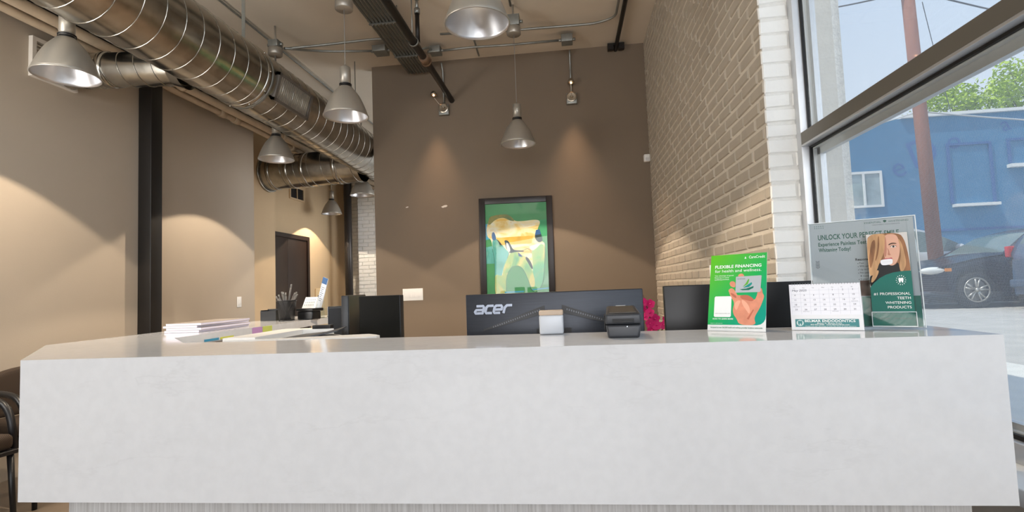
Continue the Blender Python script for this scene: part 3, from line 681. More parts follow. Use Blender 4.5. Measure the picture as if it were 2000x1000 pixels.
    p.line([U(*q) for q in [(283, 880), (285, 740), (300, 680), (335, 632), (385, 622), (420, 640), (448, 690), (470, 745), (492, 815), (520, 836), (556, 818), (586, 765), (602, 680), (612, 560), (616, 455)]], .0055, flat('art_teal_line', (30, 90, 80)), 7)
    p.line([U(*q) for q in [(195, 880), (188, 800), (192, 680), (190, 560), (176, 480)]], .004, flat('art_teal_line'), 7)
    P([(270, 825), (430, 822), (430, 832), (270, 836)], sky, 8); P([(500, 810), (650, 800), (650, 808), (500, 820)], sky, 8)
    for (cx, cy) in ((545, 410), (560, 425), (575, 405)): p.ell(*U(cx, cy), .008, .006, ol, 7)
    p.build('print', t)
    MB().at(T).box((x0 + fw - .005, y - .020, z0 + fw - .005), (x1 - fw + .005, y - .018, z1 - fw + .005)).build('glass', M_glass, t, True)
artwork()

# switches
def plate(name, lab, cat, loc, rz, w, h, n):
    t = thing(name, lab, cat, loc, rz)
    MB().box((-w/2, -.006, -h/2), (w/2, -.0005, h/2), .002).build('plate', M_white, t)
    for i in range(n):
        x = (i - (n - 1) / 2) * (w - .03) / max(n, 1) if n > 1 else 0
        MB().box((x - .017, -.0095, -.033), (x + .017, -.006, .033), .0015).build('rocker' if n > 1 else 'socket_face', M_white, t)
    return t
plate('light_switch', 'white four-gang light switch plate on the grey wall', 'light switch', (-2.0, YG, 1.172), 0, .262, .15, 4)
plate('wall_outlet', 'beige wall outlet low on the left wall near its far end', 'outlet', (XL, 5.78, 1.165), PI / 2, .08, .125, 1)

# =================================================================== RECEPTION COUNTER
HT = 1.07
A = (-1.514, 1.255); B = (.969, 1.294)
ctr = thing('reception_counter', 'white quartz L-shaped reception counter in the foreground', 'counter', (-.3, 1.45, 0))
TOP = [A, B, (.969, 1.60), (-1.344, 1.643), (-1.565, 1.865), (-1.565, 3.45), (-1.955, 3.45), (-1.955, 1.708)]
def wallseg(m, p, q, z0, z1, th):
    p = Vector((*p, 0)); q = Vector((*q, 0)); d = (q - p).normalized(); n = Vector((-d.y, d.x, 0)) * th
    m.add([(*p.xy, z0), (*q.xy, z0), (*(q + n).xy, z0), (*(p + n).xy, z0), (*p.xy, z1), (*q.xy, z1), (*(q + n).xy, z1), (*(p + n).xy, z1)], [(0,3,2,1),(4,5,6,7),(0,1,5,4),(1,2,6,5),(2,3,7,6),(3,0,4,7)]); return m
m = MB().prism(TOP, HT - .038, HT)
for p_, q_ in ((A, B), ((-1.955, 1.708), A), ((-1.955, 3.45), (-1.955, 1.708)), (B, (.969, 1.60))): wallseg(m, p_, q_, .690, HT - .038, .03)
m.build('quartz_slab', M_quartz, ctr, True)
m = MB(); wallseg(m, (-1.42, 1.312), (.905, 1.345), 0, .689, .05); m.build('base_panel', M_wood, ctr, True)
mat('dark_base', (60, 50, 44), .5)
for a_, b_ in (((-1.90, 1.76), (-1.42, 1.315)), ((-1.90, 3.42), (-1.90, 1.76)), ((.905, 1.40), (.905, 1.58))): wallseg(MB(), a_, b_, 0, .689, .05).build('base_side', MATS['dark_base'], ctr, True)
# lower desk behind the counter
dk = thing('work_desk', 'lower desk surface hidden behind the white counter', 'desk', (-.2, 2.1, 0))
MB().box((-1.53, 1.66, .735), (.96, 2.62, .765), .003).box((-1.53, 2.62, .735), (-.9, 3.4, .765), .003).build('desktop', M_wood, dk, True)
for (x, y) in ((-1.5, 1.75), (-1.0, 3.3), (.9, 1.75), (.9, 2.5), (-.3, 2.5)): MB().box((x - .03, y - .03, 0), (x + .03, y + .03, .735)).build('leg', M_black, dk, True)
DESK = .765

# =================================================================== MONITORS
M_monback = mat('brushed_dark_shell', (40, 44, 52), .34, metal=.35, noise=.18, nscale=60, aniso=(.15, 1, 6))
M_chrome = mat('chrome', (104, 109, 118), .2, metal=1.0)
def monitor(lab, loc, rz, w, h, z_bot, backstyle=None):
    """screen faces +y locally, back faces -y"""
    t = thing('computer_monitor', lab, 'monitor', loc, rz, 'computer monitors behind the counter')
    zb = z_bot - DESK
    MB().box((-w/2, -.018, zb), (w/2, .012, zb + h), .003).build('housing', M_monback if backstyle else M_black, t)
    MB().box((-w/2 + .002, .012, zb + .010), (w/2 - .002, .0135, zb + h - .002)).build('screen', M_glossb, t)
    MB().box((-.03, -.055, .012), (.03, -.018, zb + h * .45), .004).build('neck', M_black, t)
    MB().box((-.12, -.13, 0), (.12, .08, .013), .004).build('foot', M_black, t)
    return t, zb
t, zb = monitor('wide dark monitor seen from behind in the middle of the counter', (-.068, 1.80, DESK), math.radians(.8), .612, .36, .838, True)
# chevron of vent slots and the maker's name on the back
m = MB()
for sgn in (-1, 1):
    c0 = Vector((sgn * .03, -.0205, zb + .315)); c1 = Vector((sgn * .245, -.0205, zb + .238))
    m.add([(c0.x, -.0188, c0.z), (c1.x, -.0188, c1.z), (c1.x, -.0188, c1.z - .006), (c0.x, -.0188, c0.z - .028), (c0.x, -.024, c0.z), (c1.x, -.024, c1.z), (c1.x, -.024, c1.z - .006), (c0.x, -.024, c0.z - .028)], [(0,3,2,1),(4,5,6,7),(0,1,5,4),(1,2,6,5),(2,3,7,6),(3,0,4,7)])
v_ = m.build('vent_strip', M_black, t)
for sgn in (-1, 1):
    m = MB()
    for k in range(22):
        s = .08 + k * .036; x = sgn * (.03 + s * .215); z = zb + .315 - s * .077 - .010 * (1 - s * .6)
        m.box((x - .0015, -.0252, z - .004 * (1 - s * .5)), (x + .0015, -.0238, z + .002))
    m.build('vent_slot', mat('vent_grey', (95, 98, 104), .4, metal=.4), v_)
m = MB().box((-.06, -.0195, zb + .10), (.06, -.0175, zb + .235)); m.build('cover_plate', M_black, t)
def logo():
    p = Print((-.275, -.0195, zb + .322), (1, 0, 0), (0, 0, -1), (0, -1, 0), .0006)
    Cm = M_chrome
    # four slanted letters a c e r drawn as strokes
    sh = lambda u, v: (u + (.028 - v) * .28, v)
    def st(pts, wd=.0085): 
        q = [sh(*a) for a in pts]
        for i_, (a, b) in enumerate(zip(q, q[1:])): p.line([a, b], wd, Cm, 1 + .12 * i_)
        for i_, a in enumerate(q[1:-1]): p.ell(a[0], a[1], wd / 2, wd / 2, Cm, 2.4 + .1 * i_, 12)
    o = 0
    st([(o, .003), (o + .024, .003), (o + .028, .008), (o + .028, .028), (o + .004, .028), (o, .023), (o + .003, .0165), (o + .028, .0165)]); o = .037
    st([(o + .024, .003), (o + .004, .003), (o, .008), (o, .023), (o + .004, .028), (o + .024, .028)]); o = .066
    st([(o, .0165), (o + .026, .0165), (o + .026, .008), (o + .022, .003), (o + .004, .003), (o, .008), (o, .023), (o + .004, .028), (o + .024, .028)]); o = .102
    st([(o, .030), (o, .010), (o + .006, .003), (o + .024, .003)])
    p.build('maker_logo', t, False)
logo()
t, zb = monitor('dark monitor back at right, partly behind the green sign', (.60, 1.86, DESK), math.radians(-3), .56, .33, .873)
t, zb = monitor('left of the two black monitors, turned so its edge is seen', (-1.035, 2.36, DESK), math.radians(-75.5), .50, .36, .85)
t, zb = monitor('right of the two black monitors, its dark screen towards the camera', (-.808, 2.10, DESK), math.radians(168), .20, .42, .785)

# silver card reader on the back edge of counter
t = thing('card_reader', 'small silver rounded box on the back edge of the counter before the wide monitor', 'card reader', (-.068, 1.600, HT))
MB().box((-.037, -.022, .001), (.037, .022, .060), .006).build('body', mat('silver_plastic', (190, 194, 200), .42, metal=.15), t)
MB().box((-.0368, -.0218, .0585), (.0368, .0218, .0735), .0035).build('top_cap', mat('warm_reflection_tan', (188, 168, 148), .45), t)  # tan colour paints the warm reflection on the silver top

# =================================================================== LABEL PRINTER
t = thing('label_printer', 'black label printer standing on the counter', 'printer', (.134, 1.425, HT), math.radians(-3))
M_prn = mat('charcoal_printer_plastic', (48, 50, 55), .36)
def tapered(w0, w1, z0, zf, zb, bev, y0=0.0, y1=.15, wb=None):
    bm = bmesh.new(); bmesh.ops.create_cube(bm, size=1)
    for v in bm.verts:
        up = v.co.z > 0; back = v.co.y > 0
        v.co.x *= (w1 if not (back and wb) else wb) if up else w0
        v.co.z = ((zb if back else zf) if up else z0); v.co.y = y1 if back else y0
    bmesh.ops.bevel(bm, geom=bm.edges[:], offset=bev, segments=3, profile=.6, affect='EDGES'); return bm
MB().bm(tapered(.084, .096, .0, .036, .036, .007)).build('lower_body', M_prn, t)
MB().bm(tapered(.097, .095, .0372, .065, .082, .006, .001, .149, .082)).build('lid', M_prn, t)
MB().box((-.029, -.0012, .046), (.029, .004, .0525)).build('label_slot', M_gasket, t)
MB().box((-.029, -.0032, .0425), (.029, .002, .0458), .0006).build('slot_lip', M_black, t)
m = MB(); m.add([(-.036, .014, .0675), (.036, .014, .0675), (.033, .125, .0800), (-.033, .125, .0800), (-.036, .014, .0690), (.036, .014, .0690), (.033, .125, .0815), (-.033, .125, .0815)], [(0,3,2,1),(4,5,6,7),(0,1,5,4),(1,2,6,5),(2,3,7,6),(3,0,4,7)]); m.build('top_panel', mat('dark_grey_window', (74, 68, 60), .35), t)
m = MB().box((-.014, .134, .0815), (.014, .141, .0828)); m.build('badge', mat('ltgrey', (190, 190, 190), .4), t)
MB().ball((.010, .0005, .031), .0013).build('status_light', mat('led', (240, 240, 240), .3, emit=(230, 240, 255), estr=1.5), t)
MB().box((-.0505, .03, .02), (-.0475, .12, .060), .0012).build('side_latch', M_black, t)

# =================================================================== GREEN SIGN
def tilted(BLp, yaw, tilt):
    u = Vector((math.cos(yaw), math.sin(yaw), 0)); nh = Vector((math.sin(yaw), -math.cos(yaw), 0)); c, s = math.cos(tilt), math.sin(tilt)
    v = Vector((0, 0, 1)) * c - nh * s; n = nh * c + Vector((0, 0, 1)) * s
    return Vector(BLp), u, v, n
def board(m, BLp, u, v, n, w, h, th, o=(0, 0)):
    a = BLp + u * o[0] + v * o[1]
    vs = [a, a + u * w, a + u * w + v * h, a + v * h]; vs = vs + [p - n * th for p in vs]
    m.add(vs, [(0,1,2,3),(7,6,5,4),(1,0,4,5),(2,1,5,6),(3,2,6,7),(0,3,7,4)]); return m
P0, u, v, n = tilted((.387, 1.566, HT + .001), math.radians(-31.8), math.radians(20))
t = thing('counter_sign', 'green easel sign about flexible financing with a hand holding a card', 'sign', (.45, 1.53, HT), 0)
W, H = .157, .235
board(MB(), P0 + u * .001, u, v, n, W, H, .0016).build('board', mat('sign_card_white', (238, 240, 240), .35), t, True)
m = MB(); bk = P0 + u * (W * .5) - n * .002
top = bk + v * (H * .6); foot = Vector(top); foot.z = HT + .001; foot -= Vector((n.x, n.y, 0)) * .05
for s in (-.03, .03):
    pass
vs = [bk + v * .02 - u * .035, bk + v * .02 + u * .035, top + u * .03, top - u * .03]
m.add([top - u * .03, top + u * .03, foot + u * .045, foot - u * .045] , [(0, 1, 2, 3)]); m.add([q - n * .0012 for q in (top - u * .03, top + u * .03, foot + u * .045, foot - u * .045)], [(3, 2, 1, 0)])
m.build('easel_leg', mat('sign_card_white'), t, True)
p = Print(P0 + v * H + n * .0002 + u * .001, u, -v, n, .00018)
def gsign(p):
    # local picture coords from a 440 x 590 layout
    k = W / 440.; K = H / 590.
    def Q(x, y): return (x * k, y * K)
    def PP(pts, m, l): p.poly([Q(*a) for a in (chaikin(pts) if len(pts) > 4 and 1 < l < 5 else pts)], m, l)
    gm = D.materials.new('print_green_gradient'); gm.use_nodes = True; tt = gm.node_tree; b = tt.nodes['Principled BSDF']; b.inputs['Roughness'].default_value = .3
    tc_ = tt.nodes.new('ShaderNodeTexCoord'); sx = tt.nodes.new('ShaderNodeSeparateXYZ'); tt.links.new(tc_.outputs['Object'], sx.inputs[0])
    ad = tt.nodes.new('ShaderNodeMath'); ad.operation = 'MULTIPLY_ADD'; ad.inputs[1].default_value = -1.0; tt.links.new(sx.outputs['X'], ad.inputs[0]); tt.links.new(sx.outputs['Z'], ad.inputs[2])
    mr = tt.nodes.new('ShaderNodeMapRange'); mr.inputs[1].default_value = -.02; mr.inputs[2].default_value = .22; tt.links.new(ad.outputs[0], mr.inputs[0])
    r = tt.nodes.new('ShaderNodeValToRGB'); r.color_ramp.elements[0].color = lin((0, 160, 138)); r.color_ramp.elements[1].color = lin((98, 196, 40)); k2 = r.color_ramp.elements.new(.42); k2.color = lin((30, 180, 90))
    tt.links.new(mr.outputs[0], r.inputs[0]); tt.links.new(r.outputs[0], b.inputs['Base Color'])
    wh = flat('white', (244, 246, 246)); PP([(0, 0), (440, 0), (440, 470), (436, 500), (424, 522), (404, 538), (375, 545), (0, 545)], gm, 1)
    wf = flat('white_text', (250, 252, 250))
    p.text('CareCredit', 0, 40 * K, wf, 3, h=20 * K, w=122 * k, bold=.01, right=426 * k); PP([(270, 40), (284, 40), (277, 22)], wf, 3)
    p.text('FLEXIBLE FINANCING', 38 * k, 108 * K, wf, 3, h=22 * K, w=362 * k, bold=.025)
    p.text('for health and wellness.', 38 * k, 142 * K, wf, 3, h=22 * K, w=362 * k)
    for i, s in enumerate(('Take advantage of special', 'financing on every', 'qualifying purchase.')): p.text(s, 38 * k, (172 + i * 15) * K, wf, 3, h=9 * K, w=(150, 115, 118)[i] * k)
    skin = mat('print_skin', (226, 150, 122), .4, noise=.1, nscale=40); skd = flat('skin_shadow', (196, 112, 88)); skl = flat('skin_light', (243, 178, 150))
    # hand: wrist, palm, thumb and four fingers holding the card
    PP([(245, 545), (225, 500), (200, 470), (190, 430), (205, 380), (170, 330), (158, 300), (165, 290), (182, 288), (210, 318), (240, 325), (300, 320), (340, 345), (352, 362), (368, 340), (378, 290), (385, 275), (400, 270), (410, 285), (412, 310), (425, 330), (418, 360), (395, 420), (365, 470), (355, 500), (372, 545)], skin, 2)
    PP([(240, 325), (300, 320), (340, 345), (352, 362), (330, 372), (290, 360), (255, 352)], skd, 3)
    PP([(255, 352), (300, 380), (325, 430), (320, 470), (290, 430), (262, 390)], skl, 3)
    PP([(205, 380), (232, 360), (252, 365), (238, 400), (222, 440), (205, 420)], skl, 3)
    PP([(300, 500), (345, 430), (352, 435), (315, 505)], skd, 3)
    PP([(158, 228), (170, 214), (190, 214), (206, 226), (206, 262), (186, 262), (166, 250)], skin, 3)
    PP([(150, 285), (168, 268), (190, 270), (212, 300), (228, 330), (218, 352), (196, 340), (166, 310)], skin, 3); PP([(170, 300), (212, 322), (220, 345), (200, 340), (175, 318)], skd, 4)
    PP([(225, 168), (236, 158), (256, 156), (270, 168), (272, 180), (224, 184)], skin, 3)
    p.ell(*Q(392, 285), 9 * k, 13 * K, skl, 4)
    crd = mat('print_silver_card', (186, 192, 198), .3)
    PP([(208, 184), (210, 180), (400, 176), (403, 180), (396, 298), (392, 302), (212, 304), (208, 300)], crd, 5)
    PP([(262, 262), (285, 235), (305, 200), (312, 205), (302, 240)], flat('leaf_a', (100, 180, 60)), 6)
    PP([(265, 268), (300, 245), (330, 226), (334, 240), (312, 262)], flat('leaf_b', (20, 150, 140)), 6)
    PP([(240, 278), (290, 274), (345, 256), (344, 270), (310, 286), (262, 286)], flat('leaf_c', (10, 110, 90)), 6)
    p.text('CareCredit', 218 * k, 202 * K, flat('cardtxt', (60, 80, 80)), 6, h=9 * K, w=62 * k)
    # white panel of the code (the code itself left out) and its caption
    wp = [(54, 330), (172, 330), (180, 338), (180, 480), (172, 488), (54, 488), (46, 480), (46, 338)]
    PP(wp, wh, 6); p.text('www.mycarecredit.com', 54 * k, 463 * K, flat('cap', (90, 110, 100)), 7, h=6 * K, w=118 * k)
    p.text('SCAN TO LEARN MORE', 38 * k, 506 * K, wf, 3, h=10 * K, w=160 * k, bold=.02)
    p.text('Subject to credit approval.', 22 * k, 537 * K, wf, 3, h=5 * K, w=95 * k)
    gt = flat('green_text', (20, 110, 80))
    p.text('Accepted at over 260,000 health and wellness provider locations nationwide.', 24 * k, 570 * K, gt, 3, h=10 * K, w=394 * k, bold=.01)
gsign(p); p.build('print', t)

# =================================================================== DESK CALENDAR
P0, u, v, n = tilted((.602, 1.515, HT + .001), math.radians(-21.9), math.radians(12))
t = thing('desk_calendar', 'white spiral desk calendar open at May 2025', 'calendar', (.68, 1.5, HT), 0)
W, H = .168, .128
tent = mat('calendar_card', (236, 236, 238), .5)
m = board(MB(), P0, u, v, n, W, H, .0012)
back = P0 - Vector((n.x, n.y, 0)).normalized() * .075
tp = P0 + v * (H - .001) - n * .0015
m.add([back, back + u * W, tp + u * W, tp], [(0, 1, 2, 3)]); m.add([q + Vector((0, 0, .0012)) for q in (back, back + u * W, P0 + u * W - n * .003, P0 - n * .003)], [(0, 1, 2, 3)])
m.build('stand', tent, t, True)
p = Print(P0 + v * H + n * .0003, u, -v, n, .0002)
k = W / 505.
pg = flat('page', (240, 240, 246)); ink = flat('ink', (70, 72, 90)); ln = flat('rule', (180, 182, 196)); teal = flat('teal_band', (70, 138, 140))
HC = H
p.rect(0, 0, W, .0865, pg, 1)
p.text('May 2025', .007, .0205, ink, 2, h=.0055, w=.036, shear=.2)
colx = [.004 + i * (W - .008) / 7 for i in range(8)]
rows = [.017, .0285, .0400, .0515, .0630, .0745]
for x in colx: p.rect(x, .012, x + .0003, .084, ln, 2)
for y in rows: p.rect(.004, y + .0062 - .006, W - .004, y + .0065 - .006, ln, 2)
for i, d in enumerate(('Sun', 'Mon', 'Tue', 'Wed', 'Thu', 'Fri', 'Sat')): p.text(d, colx[i] + .006, .0115, ink, 3, h=.0022)
dnum = 1
for r in range(5):
    for c in range(7):
        if r == 0 and c < 4: continue
        if dnum > 31: break
        p.text(str(dnum), colx[c] + .008, .0195 + r * .0135, ink, 3, h=.0042); dnum += 1
for (c, r) in ((0, 3), (1, 4), (6, 2), (1, 4), (4, 4)): p.text('observance', colx[c] + .004, .0235 + r * .0135, ink, 3, h=.0016, w=.015)
p.build('page', t)
p = Print(P0 + v * H + n * .0003, u, -v, n, .0002)
p.rect(.010, .098, W - .010, .1195, teal, 1); wf = flat('white_text', (250, 252, 250))
p.ell(.0215, .1085, .0085, .0085, flat('pale', (205, 225, 222)), 2)
p.poly([(.0165, .103), (.0195, .1022), (.0215, .1036), (.0235, .1022), (.0265, .103), (.0268, .108), (.0252, .1145), (.0236, .1145), (.0225, .110), (.0205, .110), (.0194, .1145), (.0178, .1145), (.0162, .108)], teal, 3)
p.text('BELMAR ENDODONTICS', .033, .1062, wf, 3, h=.0062, w=.117, bold=.02)
p.text('Mason, D. McKee D.D.S.', .062, .1108, wf, 3, h=.0028, w=.058, bold=.01)
p.text('303-922-3030   www.BelmarEndo.com', .046, .1148, wf, 3, h=.0032, w=.090, bold=.01)
p.text('Thank you for allowing us into the lives of your patients', .033, .1184, wf, 3, h=.0020, w=.118)
p.build('practice_label', t)
m = MB()
for i in range(24):
    c = P0 + v * H + u * (.008 + i * (W - .016) / 23) - n * .0008
    pts = [c + (n * math.cos(a) + v * math.sin(a)) * .0026 for a in [2 * PI * j / 10 for j in range(11)]]
    m.tube(pts, .0005, 5)
m.build('spiral_binding', mat('binding_wire', (150, 150, 155), .3, metal=.8), t, True)

# =================================================================== ACRYLIC HOLDER WITH FLYER AND BROCHURES
P0, u, v, n = tilted((.690, 1.581, HT + .002), math.radians(-26.5), math.radians(8))
W, H = .242, .305
t = thing('acrylic_holder', 'clear acrylic sign holder with a side pocket at the right end of the counter', 'sign holder', (.8, 1.55, HT), 0)
m = MB(); board(m, P0 + n * .0030, u, v, n, W + .012, H, .0018); board(m, P0 - n * .0016, u, v, n, W + .012, H, .0018)
b0 = P0 + n * .04; 
m.build('sleeve', M_acrylic, t, True)
m = MB(); base = [P0 + n * .003, P0 + u * (W + .012) + n * .003]
fo = Vector((n.x, n.y, 0)).normalized()
m.add([P0, P0 + u * (W + .012), P0 + u * (W + .012) - fo * .075, P0 - fo * .075], [(0, 1, 2, 3)]); m.v = [(a, b, HT + .001 + (c - HT) * 0) for a, b, c in m.v]
m.add([(q[0], q[1], HT + .0035) for q in m.v], [(3, 2, 1, 0)])
m.build('foot', M_acrylic, t, True)
PW = .097; pu = .138
m = MB(); pf = P0 + u * pu + n * .030
board(m, pf, u, v, n, PW, .040, .0018)
for s in (0, PW - .0018):
    q = P0 + u * (pu + s) + n * .003
    m.add([q, q + n * .027, q + n * .027 + v * .04, q + v * .30, q + u * .0018, q + u * .0018 + n * .027, q + u * .0018 + n * .027 + v * .04, q + u * .0018 + v * .30], [(0,1,2,3),(7,6,5,4),(0,4,5,1),(1,5,6,2),(2,6,7,3)])
m.add([P0 + u * pu + n * .003, P0 + u * (pu + PW) + n * .003, P0 + u * (pu + PW) + n * .03, P0 + u * pu + n * .03], [(0, 1, 2, 3)])
m.build('brochure_pocket', M_acrylic, t, True)
m = MB()
for s in (0, W + .0105): board(m, P0 + u * s + n * .0032, u, v, n, .0022, H, .0066)
board(m, P0 + v * (H - .002) + n * .0032, u, v, n, W + .012, .002, .0066)
board(m, pf - n * .001, u, v, n, PW, .0025, .003); board(m, pf + v * .0385 - n * .0, u, v, n, PW, .0015, .0022)
for s_ in (0, PW - .0015): board(m, pf, u, v, n, .0015, .04, .0022, (s_, 0))
m.build('polished_edge', mat('acrylic_edge', (225, 232, 235), .15), t, True)
# flyer inside
fl = thing('flyer', 'grey teeth whitening flyer inside the clear holder', 'flyer', tuple(P0 + u * .12), 0)
p = Print(P0 + v * (H - .003) + u * .004, u, -v, n, .00022)
fw, fh = W + .003, H - .006; k = fw / 705.; kv = k * 1.19
grey = flat('flyer_grey', (178, 184, 192), .35); dg = flat('flyer_green', (18, 92, 78)); bk_ = flat('flyer_black', (30, 34, 38))
p.rect(0, 0, fw, fh, grey, 0)
for r in range(2):
    for c in range(5): p.ell((40 + c * 15) * k, (18 + r * 13) * kv, 3.2 * k, 3.2 * k, dg, 1, 10)
p.text('ESSENTIAL', 390 * k, 26 * kv, dg, 1, h=10 * kv, w=112 * k); p.text('WHITENING', 548 * k, 26 * kv, dg, 1, h=10 * kv, w=128 * k)
p.poly([(515 * k, 14 * k), (525 * k, 10 * k), (538 * k, 16 * k), (534 * k, 26 * k), (524 * k, 32 * k), (516 * k, 24 * k)], dg, 1)
p.text('TREATMENT WITH RESULTS', 440 * k, 42 * kv, bk_, 1, h=5 * kv, w=180 * k)
p.text('UNLOCK YOUR PERFECT SMILE', 58 * k, 118 * kv, dg, 1, h=34 * kv, w=552 * k, bold=.018)
p.text('Experience Painless Teeth', 58 * k, 164 * kv, dg, 1, h=25 * kv, w=352 * k, bold=.02)
p.text('Whitening Today!', 58 * k, 204 * kv, dg, 1, h=25 * kv, w=226 * k, bold=.02)
for i in range(6):
    y = (268 + i * 9) * kv; p.line([(30 * k, y), (44 * k, y + 7 * k), (58 * k, y)], 3 * k, bk_, 1)
p.text('Reasons to choose', 310 * k, 278 * kv, bk_, 1, h=15 * kv, w=200 * k, bold=.03)
for i, s in enumerate(('Fast', '99% safe', 'Up to 8 shades', 'No pain', '   & custom', '5-year')): 
    y = (302 + i * 22) * kv; p.text(s, 335 * k, y, bk_, 1, h=11 * kv)
    if i != 4: p.ell(325 * k, y - 4 * k, 3 * k, 3 * k, bk_, 1, 8)
p.rect(0, 420 * k, 20 * k, 421 * k, grey, 1)
p.rect(330 * k, 495 * k, 400 * k, 620 * k, mat('print_brown_photo', (92, 66, 58), .4, noise=.5, nscale=40), 1)
p.rect(335 * k, 625 * k, fw, fh, flat('holder_teal', (22, 110, 100)), 1)
p.build('print', fl)
# brochures: five leaflets standing in the pocket
def brochure_print(Pb, w_, h_, parent):
    p = Print(Pb + v * h_ + n * .0002, u, -v, n, .0002); k = w_ / 310.; K0 = h_ / 620.; K = K0 * .85
    def PP(pts, m, l): p.poly([(a * k, b * K) for a, b in (chaikin(pts) if len(pts) > 4 and l < 9 else pts)], m, l)
    hair = mat('print_hair', (146, 100, 66), .4, noise=.35, nscale=70, aniso=(1, 1, .12)); hairL = mat('print_hair_light', (196, 152, 108), .4, noise=.25, nscale=70, aniso=(1, 1, .12))
    sk = mat('print_face', (218, 168, 144), .4, noise=.04, nscale=30); skd = flat('face_shade', (186, 128, 106)); blk = flat('turtleneck', (26, 26, 28)); pale = flat('brochure_pale', (208, 204, 200)); teal = flat('brochure_teal', (10, 106, 94)); wf = flat('white_text'); lip = flat('lip', (186, 84, 92)); br = flat('brow', (82, 56, 42)); wh = flat('mouthguard', (236, 236, 240)); dkk = flat('eye', (40, 30, 28))
    PP([(0, 0), (310, 0), (310, 729), (0, 729)], pale, 1)
    PP([(60, 0), (250, 0), (285, 60), (300, 150), (308, 250), (310, 330), (0, 420), (0, 40), (30, 10)], hair, 2)
    PP([(130, 10), (225, 8), (245, 60), (248, 120), (240, 175), (222, 225), (195, 258), (165, 264), (140, 245), (128, 200), (120, 120)], sk, 3)
    PP([(130, 40), (150, 20), (150, 120), (140, 190), (128, 190), (120, 120)], skd, 4)
    PP([(80, 235), (130, 235), (165, 262), (200, 258), (226, 230), (232, 300), (240, 330), (120, 350), (0, 430), (10, 330), (60, 300)], blk, 4)
    PP([(0, 330), (60, 310), (90, 330), (60, 400), (0, 440)], blk, 4)
    PP([(30, 10), (60, 0), (150, 2), (140, 60), (132, 130), (110, 190), (82, 240), (60, 300), (20, 340), (0, 330), (0, 50)], hairL, 5)
    PP([(40, 60), (70, 40), (60, 140), (36, 230), (12, 290), (8, 200), (24, 120)], hair, 6)
    PP([(90, 20), (102, 18), (92, 130), (62, 220), (52, 215), (80, 120)], hair, 6)
    PP([(236, 40), (262, 80), (276, 160), (284, 250), (262, 300), (240, 320), (228, 270), (246, 200), (252, 120)], hairL, 5)
    PP([(20, 340), (60, 290), (80, 300), (44, 370), (6, 400)], hairL, 6)
    PP([(162, 92), (190, 78), (222, 84), (228, 92), (192, 88), (166, 100)], br, 6)
    PP([(176, 112), (192, 102), (210, 104), (222, 112), (208, 120), (188, 120)], flat('eyewhite', (225, 215, 208)), 6); p.ell(200 * k, 111 * K, 8 * k, 8 * K, dkk, 7, 12)
    p.line([(174 * k, 112 * K), (192 * k, 101 * K), (210 * k, 102 * K), (224 * k, 111 * K)], 3 * k, dkk, 8)
    PP([(150, 110), (160, 150), (150, 172), (160, 180), (178, 176), (168, 168), (166, 140)], skd, 5)
    PP([(112, 212), (128, 200), (155, 202), (178, 196), (186, 204), (178, 222), (118, 226)], lip, 6)
    PP([(92, 222), (100, 212), (175, 206), (186, 214), (184, 240), (172, 252), (110, 258), (95, 246)], wh, 7); p.line([(110 * k, 232 * K), (170 * k, 228 * K)], 1.5 * k, flat('guardline', (190, 190, 200)), 8)
    # teal panel with curved top edge
    arc = [(0, 430)] + [(310 * math.sin(a) , 430 - 120 * (1 - math.cos(a)) / 1 - 0) for a in []] + [(30, 395), (75, 358), (125, 332), (180, 316), (245, 308), (310, 306), (310, 729), (0, 729)]
    PP(arc, teal, 9)
    cx, cy = 232, 378
    PP([(cx-17, cy-16), (cx-8, cy-19), (cx, cy-15), (cx+8, cy-19), (cx+17, cy-16), (cx+19, cy-4), (cx+13, cy+20), (cx+6, cy+20), (cx+2, cy+6), (cx-2, cy+6), (cx-6, cy+20), (cx-13, cy+20), (cx-19, cy-4)], wf, 10)
    for i in range(14):
        a = 2 * PI * i / 14; p.line([((cx + 28 * math.cos(a)) * k, (cy + 30 * math.sin(a)) * K), ((cx + 38 * math.cos(a)) * k, (cy + 40 * math.sin(a)) * K)], 3.5 * k, wf, 10)
    for i, (s, w__) in enumerate((('#1 PROFESSIONAL', 268), ('TEETH', 98), ('WHITENING', 186), ('PRODUCTS', 172))): p.text(s, 0, (418, 447, 477, 507)[i] * K0, wf, 10, h=16 * K0, w=w__ * k, right=290 * k)
    gt = flat('dim_teal_text', (40, 70, 66)); p.text('ESSENTIAL', 22 * k, 578 * K0, gt, 10, h=10 * K0, w=110 * k); p.text('WHITENING', 160 * k, 578 * K0, gt, 10, h=10 * K0, w=128 * k)
    p.build('print', parent)
paper = mat('paper_white', (238, 238, 236), .6); tealp = mat('teal_paper', (14, 100, 90), .5)
bw, bh = .0915, .252
names_ = ['frontmost leaflet in the clear pocket, showing a woman and a teal panel', 'teal edged leaflet just behind the front one in the clear pocket', 'rear leaflet in the clear pocket, nearest the flyer']
for i in range(3):
    off = .0235 - i * .006
    Pb = P0 + u * (pu + .0022 + i * .0008) + n * off + v * (.003 + i * .0015)
    lf = thing('leaflet', names_[i], 'leaflet', tuple(Pb), 0, 'teeth whitening leaflets in the clear pocket')
    board(MB(), Pb, u, v, n, bw, bh, .0012).build('sheet', tealp if i else paper, lf, True)
    if i == 0: brochure_print(Pb, bw, bh, lf)

